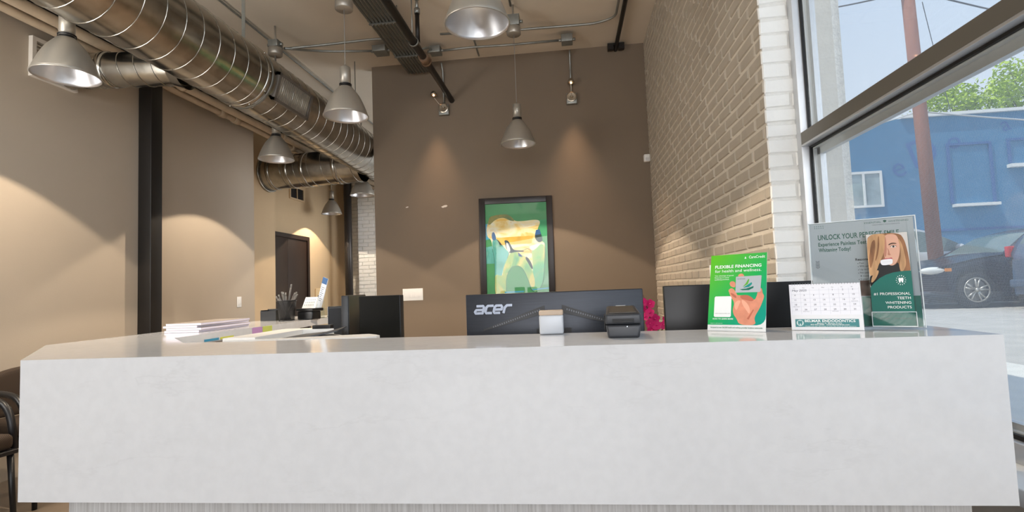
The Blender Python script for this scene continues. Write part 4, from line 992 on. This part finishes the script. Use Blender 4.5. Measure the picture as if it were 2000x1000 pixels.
# =================================================================== PAPERS, PRINTER AND DESK THINGS ON THE LEFT
pw = mat('magazine_page_edges', (226, 220, 236), .6); pc = mat('glossy_cover', (196, 186, 176), .15)  # cover beige is a reflection put into the colour of a dark top
labs = ['top booklet of the white page stack on the counter return', 'second booklet from the top of the white page stack', 'third booklet from the top of the white page stack', 'bottom booklet of the white page stack on the counter return']
for i in range(4):
    z = HT + .0005 + (3 - i) * .0105; dx = (.006, -.004, .008, 0)[i]
    t = thing('booklet', labs[i], 'booklet', (-1.76, 2.32, z), math.radians((1, -1.5, .5, 0)[i]), 'booklets stacked on the counter return')
    w_, l_ = .17, .36
    MB().box((-w_/2 + dx, -l_/2, .0006), (w_/2 + dx, l_/2, .0092)).build('pages', pw, t)
    MB().box((-w_/2 - .001 + dx, -l_/2 - .001, .0092), (w_/2 + .001 + dx, l_/2 + .001, .0100)).box((-w_/2 - .001 + dx, -l_/2 - .001, 0), (w_/2 + .001 + dx, l_/2 + .001, .0006)).build('cover', pc, t)
# sticky notes on the inner edge
for nm, c, y0_, lab in (('purple', (196, 150, 200), 2.36, 'purple sticky note on the inner edge of the counter return'), ('lime', (206, 214, 110), 2.445, 'yellow-green sticky note on the inner edge of the counter return')):
    m = MB().box((-1.5645, y0_, 1.005), (-1.5625, y0_ + .08, 1.068)); tag(m.build('sticky_note', mat('note_' + nm, c, .7)), lab, 'sticky note', 'sticky notes on the counter edge')
for c, y0_, lab in (((70, 150, 185), 2.03, 'thin blue page flag on the inner edge of the counter return'), ((214, 214, 90), 2.13, 'thin yellow page flag on the inner edge of the counter return')):
    m = MB().box((-1.5645, y0_, 1.036), (-1.563, y0_ + .09, 1.046)); tag(m.build('page_flag', mat('flag%d' % int(y0_ * 100), c, .7)), lab, 'page flag', 'page flags on the counter edge')
# white multifunction printer with black output tray
M_pw = mat('white_printer_plastic', (226, 224, 220), .4)
t = thing('office_printer', 'white office printer with a black paper tray behind the counter on the left', 'printer', (-.98, 1.90, DESK), 0)
PO = [(-1.22, 1.68), (-.70, 1.68), (-.672, 1.70), (-.672, 1.73), (-.70, 1.765), (-.90, 1.94), (-1.02, 2.06), (-1.12, 2.10), (-1.22, 2.10), (-1.24, 2.08), (-1.24, 1.70)]
MB().prism(PO, DESK + .001, 1.055).build('body', M_pw, t, True)
m = MB(); m.prism([(-1.24, 1.70), (-1.22, 1.68), (-.70, 1.68), (-.672, 1.70), (-.672, 1.73), (-.70, 1.765), (-.74, 1.80), (-1.12, 1.705)], 1.0552, 1.070)
m.prism([(-1.24, 1.70), (-1.12, 1.705), (-1.12, 2.03), (-.98, 2.02), (-1.02, 2.06), (-1.12, 2.10), (-1.22, 2.10), (-1.24, 2.08)], 1.0552, 1.077)
m.build('top_cover', M_pw, t, True)
MB().prism([(-1.11, 1.715), (-.80, 1.79), (-.98, 2.01), (-1.11, 2.02)], 1.0551, 1.058).build('tray_recess', M_gasket, t, True)
m = MB(); vs = [(-1.09, 1.72, 1.062), (-.95, 1.745, 1.070), (-.86, 1.80, 1.085), (-.88, 1.92, 1.092), (-.98, 1.98, 1.070), (-1.09, 2.0, 1.062)]
m.add(vs + [(a, b, c - .004) for a, b, c in vs], [(0, 1, 4, 5), (1, 2, 3, 4), (11, 10, 7, 6), (10, 9, 8, 7), (0, 6, 7, 1), (1, 7, 8, 2), (2, 8, 9, 3), (3, 9, 10, 4), (4, 10, 11, 5), (5, 11, 6, 0)])
m.build('output_tray', mat('grey_tray', (62, 66, 72), .35), t, True)
MB().box((-1.08, 2.03, 1.077), (-1.0, 2.06, 1.092), .003).build('control_display', M_black, t, True)
# black speaker beside
t = thing('desk_speaker', 'upright black desk speaker left of the two black monitors', 'speaker', (-1.318, 2.75, DESK), math.radians(20))
MB().box((-.038, -.045, 0), (.038, .05, .385), .004).build('cabinet', M_black, t)
MB().box((-.034, -.048, .03), (.034, -.0455, .375), .001).build('grille', mat('grille_cloth', (40, 42, 46), .8), t)
MB().box((-.04, -.046, 0), (-.0385, .04, .385)).build('silver_edge', M_chrome, t)
t = MB().box((-1.16, 2.75, DESK), (-1.0, 2.95, 1.085), .01); tag(t.build('desk_box', M_black), 'low black box behind the desk speaker', 'box')
# pen cup and pens
cup = (-1.70, 2.90)
t = thing('pen_cup', 'black mesh pen cup on the counter return', 'pen cup', (cup[0], cup[1], HT))
def mesh_mat():
    m = D.materials.new('black_wire_mesh'); m.use_nodes = True; tt = m.node_tree; tt.nodes.clear()
    out = tt.nodes.new('ShaderNodeOutputMaterial'); tr = tt.nodes.new('ShaderNodeBsdfTransparent'); b = tt.nodes.new('ShaderNodeBsdfPrincipled'); b.inputs['Base Color'].default_value = lin((24, 24, 26)); b.inputs['Roughness'].default_value = .4
    tc_ = tt.nodes.new('ShaderNodeTexCoord'); ck = tt.nodes.new('ShaderNodeTexChecker'); ck.inputs['Scale'].default_value = 420; tt.links.new(tc_.outputs['Object'], ck.inputs[0])
    mr = tt.nodes.new('ShaderNodeMapRange'); mr.inputs[3].default_value = .45; mr.inputs[4].default_value = 1; tt.links.new(ck.outputs[1], mr.inputs[0])
    mx = tt.nodes.new('ShaderNodeMixShader'); tt.links.new(mr.outputs[0], mx.inputs[0]); tt.links.new(tr.outputs[0], mx.inputs[1]); tt.links.new(b.outputs[0], mx.inputs[2]); tt.links.new(mx.outputs[0], out.inputs[0]); return m
MB().lathe([(0, .001), (.042, .001), (.054, .118)], n=32).build('mesh_wall', mesh_mat(), t)
MB().lathe([(.053, .115), (.057, .116), (.057, .122), (.053, .122)], n=32, close=True).lathe([(.041, 0), (.045, 0), (.045, .006), (.041, .006)], n=32, close=True).build('rim', M_black, t)
M_pen = mat('grey_pen_barrel', (96, 93, 90), .4); rnd = random.Random(4)
px_ = [(-.04, -.02), (-.022, .01), (-.012, -.015), (0, .02), (.012, -.01), (.022, .02), (.03, -.012), (.038, .01), (.02, -.03)]
pl = ['pen leaning furthest left in the mesh cup', 'second pen from the left in the mesh cup', 'third pen from the left in the mesh cup', 'fourth pen from the left in the mesh cup', 'fifth pen from the left in the mesh cup', 'tallest pen sticking up from the mesh cup', 'third pen from the right in the mesh cup', 'second pen from the right in the mesh cup', 'rightmost pen leaning out of the mesh cup']
order_x = [-.050, -.030, -.018, -.006, .006, .018, .028, .037, .046]
for i in range(9):
    tx = order_x[i]; ty = rnd.uniform(-.02, .02); bx = -tx * .45; by = -ty * .5; L = (.165, .162, .172, .168, .165, .215, .170, .180, .172)[i]
    p0_ = Vector((cup[0] + bx, cup[1] + by, HT + .006)); d_ = (Vector((cup[0] + tx, cup[1] + ty, HT + .13)) - p0_).normalized()
    t = thing('pen', 'grey ' + pl[i], 'pen', tuple(p0_), 0, 'pens in the mesh cup')
    MB().cyl(p0_ + d_ * .012, p0_ + d_ * (L - .02), .0055, n=10).cyl(p0_, p0_ + d_ * .012, .002, .0055, n=10).build('barrel', M_pen, t, True)
    MB().cyl(p0_ + d_ * (L - .02), p0_ + d_ * L, .0045, n=10).build('cap', mat('clear_grey_cap', (120, 117, 112), .3), t, True)
# card box
t = thing('card_box', 'low black box on the counter return, left of the pen cup', 'box', (-1.845, 2.98, HT))
m = MB().box((-.05, -.04, 0), (.05, -.036, .06)).box((-.05, .036, 0), (.05, .04, .07)).box((-.05, -.036, 0), (-.046, .036, .065)).box((.046, -.036, 0), (.05, .036, .065)).box((-.046, -.036, 0), (.046, .036, .003))
m.build('tray', M_black, t)
t = thing('card_holder', 'black card holder with a white page of dates, right of the pen cup', 'card holder', (-1.60, 2.98, HT), math.radians(-15))
MB().box((-.058, -.04, 0), (.058, .035, .05), .006).box((-.066, -.045, .05), (.066, .05, .068), .006).build('body', M_black, t)
m = MB(); m.add([(-.06, .0, .068), (.045, .0, .068), (.035, .035, .135), (-.06, .035, .135), (-.06, .003, .068), (.045, .003, .068), (.035, .038, .135), (-.06, .038, .135)], [(0,1,2,3),(7,6,5,4),(0,4,5,1),(1,5,6,2),(2,6,7,3),(3,7,4,0)])
cd_ = m.build('date_page', paper, t)
m = MB()
for r in range(3):
    for c in range(5): 
        y = .008 + r * .009; m.box((-.045 + c * .016, y - .0015, .085 + r * .016), (-.040 + c * .016, y - .001, .089 + r * .016))
m.build('printed_dates', flat('ink'), cd_)
# acrylic leaflet holder
t = thing('leaflet_holder', 'clear acrylic leaflet holder at the far end of the counter return', 'leaflet holder', (-1.50 - .1, 3.12, HT), math.radians(-35))
m = MB().box((-.05, -.045, 0), (.05, -.043, .09)).box((-.05, .0, 0), (.05, .002, .11)).box((-.05, -.045, 0), (-.048, .05, .06)).box((.048, -.045, 0), (.05, .05, .06)).box((-.05, -.045, 0), (.05, .05, .002))
m.build('pocket', M_acrylic, t)
t = thing('leaflet', 'tall white leaflet with a blue top leaning in the small clear holder', 'leaflet', (-1.60, 3.12, HT + .003), math.radians(-35))
T_ = Matrix.Rotation(math.radians(14), 4, 'Y') @ Matrix.Rotation(math.radians(-8), 4, 'X')
MB().at(T_).box((-.030, -.032, .0), (.030, -.028, .255)).build('sheet', mat('pale_blue_paper', (214, 222, 232), .4), t)
m = MB().at(T_).box((-.030, -.0325, .215), (.030, -.0319, .255)); m.build('blue_header', flat('leaf_blue', (60, 100, 150)), t)
m = MB().at(T_)
for k_ in range(8): m.box((-.022, -.0325, .19 - k_ * .012), (.018 - (k_ % 3) * .008, -.0321, .193 - k_ * .012))
m.build('text_lines', flat('ink'), t)
tag(MB().tube(bend([(-1.52, 3.05, HT + .012), (-1.44, 3.0, HT + .012), (-1.40, 2.95, HT - .03), (-1.40, 2.9, .80)], .03), .003, 6).build('cable', M_black), 'thin black cable hanging over the edge of the counter return', 'cable')

# items at right behind the counter
t = thing('file_box', 'white file box against the brick behind the green sign', 'box', (.80, 2.30, DESK), 0)
MB().box((.70, 2.22, DESK), (.93, 2.45, 1.13), .004).build('box_body', M_white, t, True)
MB().box((.70, 2.30, 1.131), (.82, 2.32, 1.29)).build('divider', M_white, t, True)
t = thing('desk_antenna', 'thin pale upright rod behind the right-hand monitor', 'antenna', (.585, 2.25, DESK))
MB().box((-.05, -.05, 0), (.05, .05, .03), .005).build('base', M_white, t); MB().cyl((0, 0, .03), (0, 0, .515), .005, .003, n=10).build('rod', M_white, t)
# orchid
t = thing('orchid', 'magenta orchid between the wide monitor and the right-hand monitor', 'orchid', (.38, 2.45, DESK))
MB().lathe([(0, .001), (.045, .001), (.06, .10), (.055, .10), (.042, .01)], n=24).build('pot', M_white, t)
M_mag = mat('magenta_petal', (206, 14, 104), .5, noise=.15, nscale=60); M_stem = mat('orchid_stem', (96, 70, 60), .5)
stem_ = [(0, 0, .08), (-.01, 0, .20), (-.035, 0, .33), (-.055, -.01, .395)]
stem2 = [(0, 0, .08), (.01, 0, .18), (.02, 0, .23), (.055, 0, .26)]
MB().tube(bend(stem_, .08), .003, 6).tube(bend(stem2, .05), .003, 6).build('stem', M_stem, t)
def flower(c, s, seed):
    r = random.Random(seed); m = MB(); m.at(Matrix.Translation(c) @ Matrix.Rotation(r.uniform(-.5, .5), 4, 'Z') @ Matrix.Rotation(r.uniform(-.5, .3), 4, 'X'))
    for k in range(5):
        a = k * 2 * PI / 5 + .3; dx, dz = math.cos(a), math.sin(a); pts = []
        for (l, w_) in ((.1, .12), (.4, .42), (.75, .46), (1.0, .18)): pts.append((l, w_))
        vs = [(0, 0, 0)]; 
        for l, w_ in pts: vs += [(s * (dx * l - dz * w_), -.004 * l * s / .02 * .5, s * (dz * l + dx * w_)), (s * (dx * l + dz * w_), -.004 * l, s * (dz * l - dx * w_))]
        m.add(vs, [(0, 1, 2), (1, 3, 4, 2), (3, 5, 6, 4), (5, 7, 8, 6)]); m.add([(x, y + .0012, z) for x, y, z in vs], [(2, 1, 0), (2, 4, 3, 1), (4, 6, 5, 3), (6, 8, 7, 5)])
    m.ball((0, -.003, 0), s * .22)
    return m.build('flower', M_mag, t)
for i, (x, z, s) in enumerate([(-.052, .435, .018), (-.022, .425, .022), (-.045, .405, .020), (-.028, .385, .022), (-.05, .365, .020), (-.005, .355, .024), (-.03, .335, .024), (.0, .325, .024), (.055, .350, .026), (.035, .325, .022), (.07, .325, .020), (-.02, .30, .024)]): flower((x, -.01 + .004 * (i % 3), z - .072), s, i)

# =================================================================== CHAIRS AT THE LEFT WALL
def chair_fabric():
    m = D.materials.new('brown_woven_fabric'); m.use_nodes = True; tt = m.node_tree; b = tt.nodes['Principled BSDF']; b.inputs['Roughness'].default_value = .8
    tc_ = tt.nodes.new('ShaderNodeTexCoord'); wv = tt.nodes.new('ShaderNodeTexWave'); wv.inputs['Scale'].default_value = 75; wv.bands_direction = 'DIAGONAL'; tt.links.new(tc_.outputs['Object'], wv.inputs[0])
    r = tt.nodes.new('ShaderNodeValToRGB'); r.color_ramp.elements[0].color = lin((14, 9, 7)); r.color_ramp.elements[1].color = lin((66, 47, 28)); tt.links.new(wv.outputs[0], r.inputs[0]); tt.links.new(r.outputs[0], b.inputs['Base Color']); return m
M_fab = chair_fabric()
def make_chair(lab):
    t = thing('waiting_chair', lab, 'chair', (0, 0, 0), 0, 'waiting chairs along the left wall')
    m = MB(); bm = bmesh.new(); bmesh.ops.create_cube(bm, size=1)
    bmesh.ops.subdivide_edges(bm, edges=bm.edges[:], cuts=4, use_grid_fill=True)
    for v_ in bm.verts:
        x, y, z = v_.co; v_.co = Vector((x * .07 - .235 - .05 * (z + .5) - .0 + .03 * (1 - (2 * y) ** 2) * -1, y * .52 * (1 - .12 * (z + .5) ** 3), .50 + (z + .5) * (.31 - .04 * (2 * y) ** 2)))
    m.bm(bm); o = m.build('backrest', M_fab, t); md = o.modifiers.new('s', 'SUBSURF'); md.levels = 1; md.render_levels = 1
    MB().box((-.24, -.26, .41), (.26, .26, .50), .03).build('seat', M_fab, t)
    MB().box((-.25, -.27, .385), (.27, .27, .41), .006).build('seat_frame', M_black, t)
    for sgn in (-1, 1):
        MB().tube(bend([(-.24, sgn * .285, .66), (-.05, sgn * .29, .685), (.16, sgn * .29, .66), (.22, sgn * .285, .40)], .12), .019, 10).build('armrest', M_black, t)
    for sx in (-1, 1):
        for sy in (-1, 1): MB().cyl((sx * .23, sy * .255, .385), (sx * .25, sy * .265, 0), .016, .013, n=10).build('leg', M_black, t)
    return t
c1 = make_chair('brown woven waiting chair with black arms, half hidden by the counter\'s left end'); c1.location = (-3.44, 3.10, 0); c1.rotation_euler = (0, 0, math.radians(-12))
c2 = copy_tree(c1); c2['label'] = 'brown woven waiting chair nearer the camera, at the photo\'s left edge'; c2.location = (-3.46, 2.38, 0); c2.rotation_euler = (0, 0, math.radians(-4))

# =================================================================== OUTSIDE
GZ = .42
M_road = mat('sunlit_asphalt', (176, 172, 166), .9, noise=.12, nscale=3, bump=.4, bscale=60)
struct(MB().box((1.36, -30, GZ - .3), (60, 60, GZ)).build('street', M_road))
struct(MB().box((1.36, -30, GZ), (3.6, 9.0, GZ + .012)).build('sidewalk', mat('pale_sidewalk', (206, 204, 198), .9, noise=.06, nscale=5)))
M_bblue = mat('blue_stucco', (70, 128, 168), .85, noise=.05, nscale=2, bump=.3, bscale=20)
bld = thing('building', 'blue painted building across the street with blocked-in windows', 'building', (18, 20, GZ))
BX0 = 9.0
BY = 20.0
MB().box((10.0, BY, GZ), (34, BY + 5.9, 6.82)).box((7.0, BY + .02, GZ), (10.0, BY + 5.9, 6.5)).build('wall', M_bblue, bld, True)
MB().box((12.2, BY - .12, 6.82), (34.1, BY + .3, 6.93)).build('parapet_cap', M_white, bld, True)
MB().add([(7.0, BY + .5, 6.5), (12.1, BY + .5, 6.82), (12.1, BY + 6, 7.5), (7.0, BY + 6, 7.3)], [(0, 1, 2, 3)]).box((7.0, BY + 5.9, 6.5), (12.1, BY + 6, 7.3)).build('roof', mat('white_roof', (225, 225, 222), .8), bld, True)
def recess(x0, x1, z0, z1, name):
    m = MB(); e = .09
    m.box((x0 - e, BY - .05, z0), (x0, BY, z1 + e)).box((x1, BY - .05, z0), (x1 + e, BY, z1 + e)).box((x0, BY - .05, z1), (x1, BY, z1 + e)); return m.build(name, mat('blue_trim', (62, 106, 160), .85), bld, True)
recess(13.75, 15.05, 3.60, 5.7, 'blocked_window')
MB().box((13.7, BY - .22, 3.47), (15.15, BY - .001, 3.57)).build('window_sill', M_white, bld, True)
recess(15.75, 17.2, 4.95, 5.75, 'blocked_window')
MB().box((15.6, BY - .22, 4.78), (17.4, BY - .001, 4.90)).build('window_sill', M_white, bld, True)
MB().box((12.9, BY - .03, GZ), (13.0, BY, 5.9)).build('downpipe', mat('blue_trim'), bld, True)
MB().box((12.0, BY - .03, 2.62), (34, BY, 2.70)).build('band', mat('blue_trim'), bld, True)
wn = MB().box((10.2, BY - .06, 3.62), (11.42, BY - .001, 3.70)).box((10.2, BY - .06, 4.86), (11.42, BY - .001, 4.95)).box((10.2, BY - .06, 3.7), (10.28, BY - .001, 4.86)).box((11.34, BY - .06, 3.7), (11.42, BY - .001, 4.86)).box((10.74, BY - .06, 3.7), (10.82, BY - .001, 4.86)).build('window', M_white, bld, True)
MB().box((10.28, BY - .03, 3.7), (11.34, BY - .002, 4.86)).build('pane', mat('dusty_glass', (150, 165, 170), .15, noise=.35, nscale=2), wn, True)
p = Print((10.9, BY - .004, 5.6), (1, 0, .42), (.42, 0, -1), (0, -1, 0), .002)
fad = mat('faded_blue_lettering', (60, 106, 164), .85)
for ch, px0, pz0, h_, sgn in (('e', 11.9, 4.30 + .35, .7, 1), ('D', 12.6, 4.95, .95, 1), ('o', 14.1 - .3, 5.35 + .2, .6, 1), ('a', 15.6, 6.1, .5, 1)):
    q = Print((px0, BY - .008, pz0), (1, 0, .3), (.3, 0, -1), (0, -1, 0), .002); q.text(ch, 0, 0, fad, 1, h=h_); q.build('faded_letter', bld)
# utility pole
t = thing('utility_pole', 'brown wooden utility pole in front of the blue building', 'pole', (9.75, 15, GZ))
MB().cyl((9.78, 15.0, GZ), (9.60, 15.0, 10.4), .175, .145, n=20).build('pole', mat('weathered_wood', (146, 100, 84), .85, noise=.15, nscale=5, aniso=(6, 6, .5)), t, True)
MB().box((8.5, 14.82, 9.55), (10.8, 14.93, 9.66)).build('crossarm', mat('weathered_wood'), t, True)
for x in (8.6, 9.1, 10.2, 10.7): MB().cyl((x, 14.87, 9.66), (x, 14.87, 9.78), .03, n=8).build('insulator', M_cond, t, True)
def sag(a, b, s, n=14):
    a = Vector(a); b = Vector(b); return [a.lerp(b, i / n) - Vector((0, 0, s * 4 * (i / n) * (1 - i / n))) for i in range(n + 1)]
M_wire = mat('wire', (88, 88, 92), .6); M_wirel = mat('pale_wire', (196, 198, 200), .6)
for a, b, s, r, mm, lab in (((9.8, 14.87, 8.9), (22, 17, 7.0), .35, .022, M_wire, 'dark twisted service cable from the pole towards the upper right'),
                         ((9.7, 14.87, 8.95), (2.5, 16, 9.2), .25, .02, M_wire, 'dark wire from the pole towards the upper left'),
                         ((9.9, 14.87, 8.6), (13.8, 19.8, 6.9), .1, .010, M_wire, 'thin wire dropping from the pole to the roof'),
                         ((9.7, 14.9, 5.55), (22, 16.5, 4.9), .25, .022, M_wirel, 'pale cable crossing below the roofline'),
                         ((9.7, 14.9, 5.6), (8.2, 19.9, 6.1), .1, .015, M_wirel, 'short pale cable from the pole to the building corner')):
    tag(MB().tube(sag(a, b, s), r, 6).build('overhead_cable', mm), lab, 'cable', 'overhead cables')
# trees beyond the roof: leaves in clusters on branches
M_leaf = mat('sunlit_leaf', (164, 190, 40), .55, noise=.3, nscale=3); M_leaf.node_tree.nodes['Principled BSDF'].inputs['Subsurface Weight'].default_value = 0
M_bark = mat('bark', (104, 88, 70), .9, noise=.2, nscale=8)
def tree(lab, base, h, crown, seed, n=5200, cz=.72):
    r = random.Random(seed); t = thing('tree', lab, 'tree', base, 0, 'trees beyond the blue building')
    m = MB(); m.tube([(0, 0, 0), (.1, .05, h * .35), (0, 0, h * .6)], [.22, .17, .12], 8); tips = []
    for k in range(34):
        a = r.uniform(0, 2 * PI); rr = crown * math.sqrt(r.random()) ; z = h * cz + r.uniform(-.42, 1.0) * h * .28 * (1 - .55 * rr / crown)
        tip = Vector((rr * math.cos(a), rr * math.sin(a) * .8, z)); tips.append(tip); s0 = Vector((0, 0, h * r.uniform(.35, .6)))
        m.tube([s0, s0.lerp(tip, .5) + Vector((0, 0, .2)), tip], [.06, .035, .012], 5)
    m.build('trunk', M_bark, t)
    lv = MB()
    for i in range(n):
        tip = r.choice(tips); rad = .62 * crown / 2.6; c = tip + Vector((r.gauss(0, rad * .55), r.gauss(0, rad * .55), r.gauss(0, rad * .5)))
        s = r.uniform(.07, .14); u_ = Vector((r.uniform(-1, 1), r.uniform(-1, 1), r.uniform(-1, 1))).normalized(); w_ = u_.cross(Vector((r.uniform(-1, 1), r.uniform(-1, 1), r.uniform(-1, 1)))).normalized()
        lv.add([c - u_ * s, c + w_ * s * .5, c + u_ * s, c - w_ * s * .5], [(0, 1, 2, 3)])
    lv.build('foliage', M_leaf, t)
tree('bright green tree crown rising behind the blue roof, left of the two', (21.6, 30.5, GZ), 11.4, 1.9, 21, 5200)
tree('bright green tree crown behind the blue roof at the right edge of the photo', (26.9, 31.5, GZ), 13.6, 2.6, 22, 6500)

# ---- cars
def car(label, x0, y0, rz, L, W, Hh, paint, kind='sedan', lights=True):
    """nose at local x=0 pointing -x, ground z=0; built as a lofted shell"""
    t = thing('car', label, 'car', (x0, y0, GZ + .012 * 0), rz, None)
    if kind == 'sedan': roof = [(0, .34), (.02, .44), (.06, .52), (.20, .62), (.30, .66), (.42, .92), (.50, .985), (.62, 1.0), (.74, .95), (.86, .76), (.95, .74), (.995, .66), (1, .45)]
    else: roof = [(0, .36), (.02, .50), (.06, .58), (.18, .64), (.26, .68), (.37, .94), (.46, .99), (.70, 1.0), (.88, .97), (.955, .80), (.985, .62), (1, .55), (1, .40)]
    def rh(s):
        for (a, ha), (b, hb) in zip(roof, roof[1:]):
            if a <= s <= b: return (ha + (hb - ha) * (s - a) / max(b - a, 1e-6)) * Hh
        return roof[-1][1] * Hh
    belt = .64 * Hh; wr = .33; wx = (.19 * L, .80 * L); N = 64; rows = []
    for i in range(N + 1):
        s = i / N; x = s * L; top = rh(s); endt = min(1, (min(s, 1 - s) / .07)) ** .5; hw = W / 2 * (.80 + .20 * endt)
        bl_ = min(belt, top - .01); zb = .20 + .06 * (1 - endt)
        for c in wx:
            dx = abs(x - c)
            if dx < wr + .05: zb = max(zb, math.sqrt(max((wr + .05) ** 2 - dx * dx, 0)) + .31)
        zb = min(zb, bl_ - .03)
        tw = hw * (1 - .30 * max(0, (top - belt)) / (Hh - belt + 1e-6))
        ring = [(x, -hw * .97, zb), (x, -hw, (zb + bl_) / 2), (x, -hw * .97, bl_ - .02), (x, -hw * .93, bl_), (x, -(hw * .93 + (tw - hw * .93) * .85), bl_ + (top - bl_) * .85), (x, -tw * .86, top - .01), (x, -tw * .4, top + .012), (x, tw * .4, top + .012), (x, tw * .86, top - .01), (x, (hw * .93 + (tw - hw * .93) * .85), bl_ + (top - bl_) * .85), (x, hw * .93, bl_), (x, hw * .97, bl_ - .02), (x, hw, (zb + bl_) / 2), (x, hw * .97, zb)]
        rows.append(ring)
    k = len(rows[0]); vs = [q for r_ in rows for q in r_]; gl = MB(); bd = MB(); fs_b = []; fs_g = []
    for i in range(N):
        s = (i + .5) / N
        for j in range(k - 1):
            f = (i * k + j, i * k + j + 1, (i + 1) * k + j + 1, (i + 1) * k + j)
            side = j in (3, 9); cab = (.33 < s < .80) if kind == 'sedan' else (.29 < s < .94)
            pill = any(abs(s - q) < .012 for q in ((.52, .70) if kind == 'sedan' else (.50, .70, .86)))
            tall = (rh(s) - belt) > .10
            screen = j in (5, 6, 7) and ((.315 < s < .44) if kind == 'sedan' else (.27 < s < .40))
            rear = j in (5, 6, 7) and ((.75 < s < .86) if kind == 'sedan' else (.905 < s < .97))
            (fs_g if ((side and cab and tall and not pill) or screen or rear) else fs_b).append(f)
    bd.add(vs, fs_b, True); bd.add(vs, [list(range(k)), list(range(N * k, (N + 1) * k))[::-1]])
    bd.build('body', paint, t); gl.add(vs, fs_g, True); gl.build('windows', mat('car_glass', (92, 112, 112), .06, spec=.8), t)
    MB().box((.12, -W/2 + .12, .10), (L - .12, W/2 - .12, .40)).build('underbody', M_gasket, t)  # black box built lower to stand in for the shadow under the car
    for c in wx:
        for sg in (-1, 1):
            y = sg * (W / 2 - .11); ty = MB(); ty.lathe([(.21, -.10), (.31, -.105), (.33, -.07), (.33, .07), (.31, .105), (.21, .10)], (c, y, .33), 32, (0, 1, 0), close=True)
            wh = ty.build('wheel', mat('tyre', (30, 30, 32), .8), t)
            rm = MB(); yo = y + sg * .09
            rm.lathe([(.215, 0), (.225, .012), (.205, .014), (.20, 0)], (c, yo, .33), 32, (0, 1, 0) if sg > 0 else (0, -1, 0), close=True)
            for q in range(5):
                for dd in (-.13, .13):
                    a = q * 2 * PI / 5 + dd + .2; rm.tube([(c + .04 * math.cos(a), yo, .33 + .04 * math.sin(a)), (c + .20 * math.cos(a + dd * .5), yo, .33 + .20 * math.sin(a + dd * .5))], .017, 6)
            rm.ball((c, yo, .33), .04); rm.cyl((c, yo - sg * .06, .33), (c, yo - sg * .055, .33), .2, n=28)
            r_ = rm.build('rim', mat('alloy', (196, 192, 184), .3, metal=.7), wh)
    hl = mat('headlight', (225, 225, 220), .12); am = mat('amber', (230, 140, 40), .3); rd = mat('tail_red', (190, 30, 40), .2)
    for sg in (-1, 1):
        y = sg * W / 2
        MB().ball((.25, y * .90, .70), .20, (1.25, .45, .36)).build('headlight', hl, t)
        m = MB().box((.40, y * .985 - .02, .68), (.50, y * .985 + .02, .74)); m.build('indicator', am, t)
        m = MB().box((L - .30, min(y * .90, y * 1.005), (.60 if kind == 'sedan' else .92)), (L - .03, max(y * .90, y * 1.005), (.72 if kind == 'sedan' else 1.12)), .02); m.build('tail_light', rd, t)
        m = MB().ball((L * .36, sg * (W / 2 + .07), belt + .07), .10, (.8, .9, .65)); m.build('mirror', paint, t)
    MB().box((.0, -W * .30, .34), (.05, W * .30, .50), .01).build('grille', M_gasket, t)
    MB().box((L - .06, -W * .42, .38), (L + .05, W * .42, .52), .03).build('bumper', paint, t)
    MB().box((.02, -W*.475, .27), (.30, -W*.40, .33), .01).build('bumper_trim', M_chrome, t)
    return t
P_dark = mat('navy_car_paint', (22, 28, 42), .25); P_silver = mat('silver_car_paint', (196, 198, 200), .22, metal=.2); P_steel = mat('steel_blue_car_paint', (70, 90, 114), .28)
car('dark navy sedan parked facing left, seen beyond the leaflet holder', 7.25, 12.6, math.radians(0), 4.8, 1.82, 1.46, P_dark).scale = (1.12, 1.12, 1.14)
car('silver-white car parked behind the dark sedan', 12.7, 16.4, math.radians(180), 4.6, 1.8, 1.46, P_silver).scale = (1.3, 1.2, 1.42)
car('steel blue hatchback at the photo\'s right edge, its red tail light beside the sedan', 8.55 + 4.5, 10.35, math.radians(180), 4.5, 1.80, 1.60, P_steel, 'suv').scale = (1.0, 1.0, 1.1)
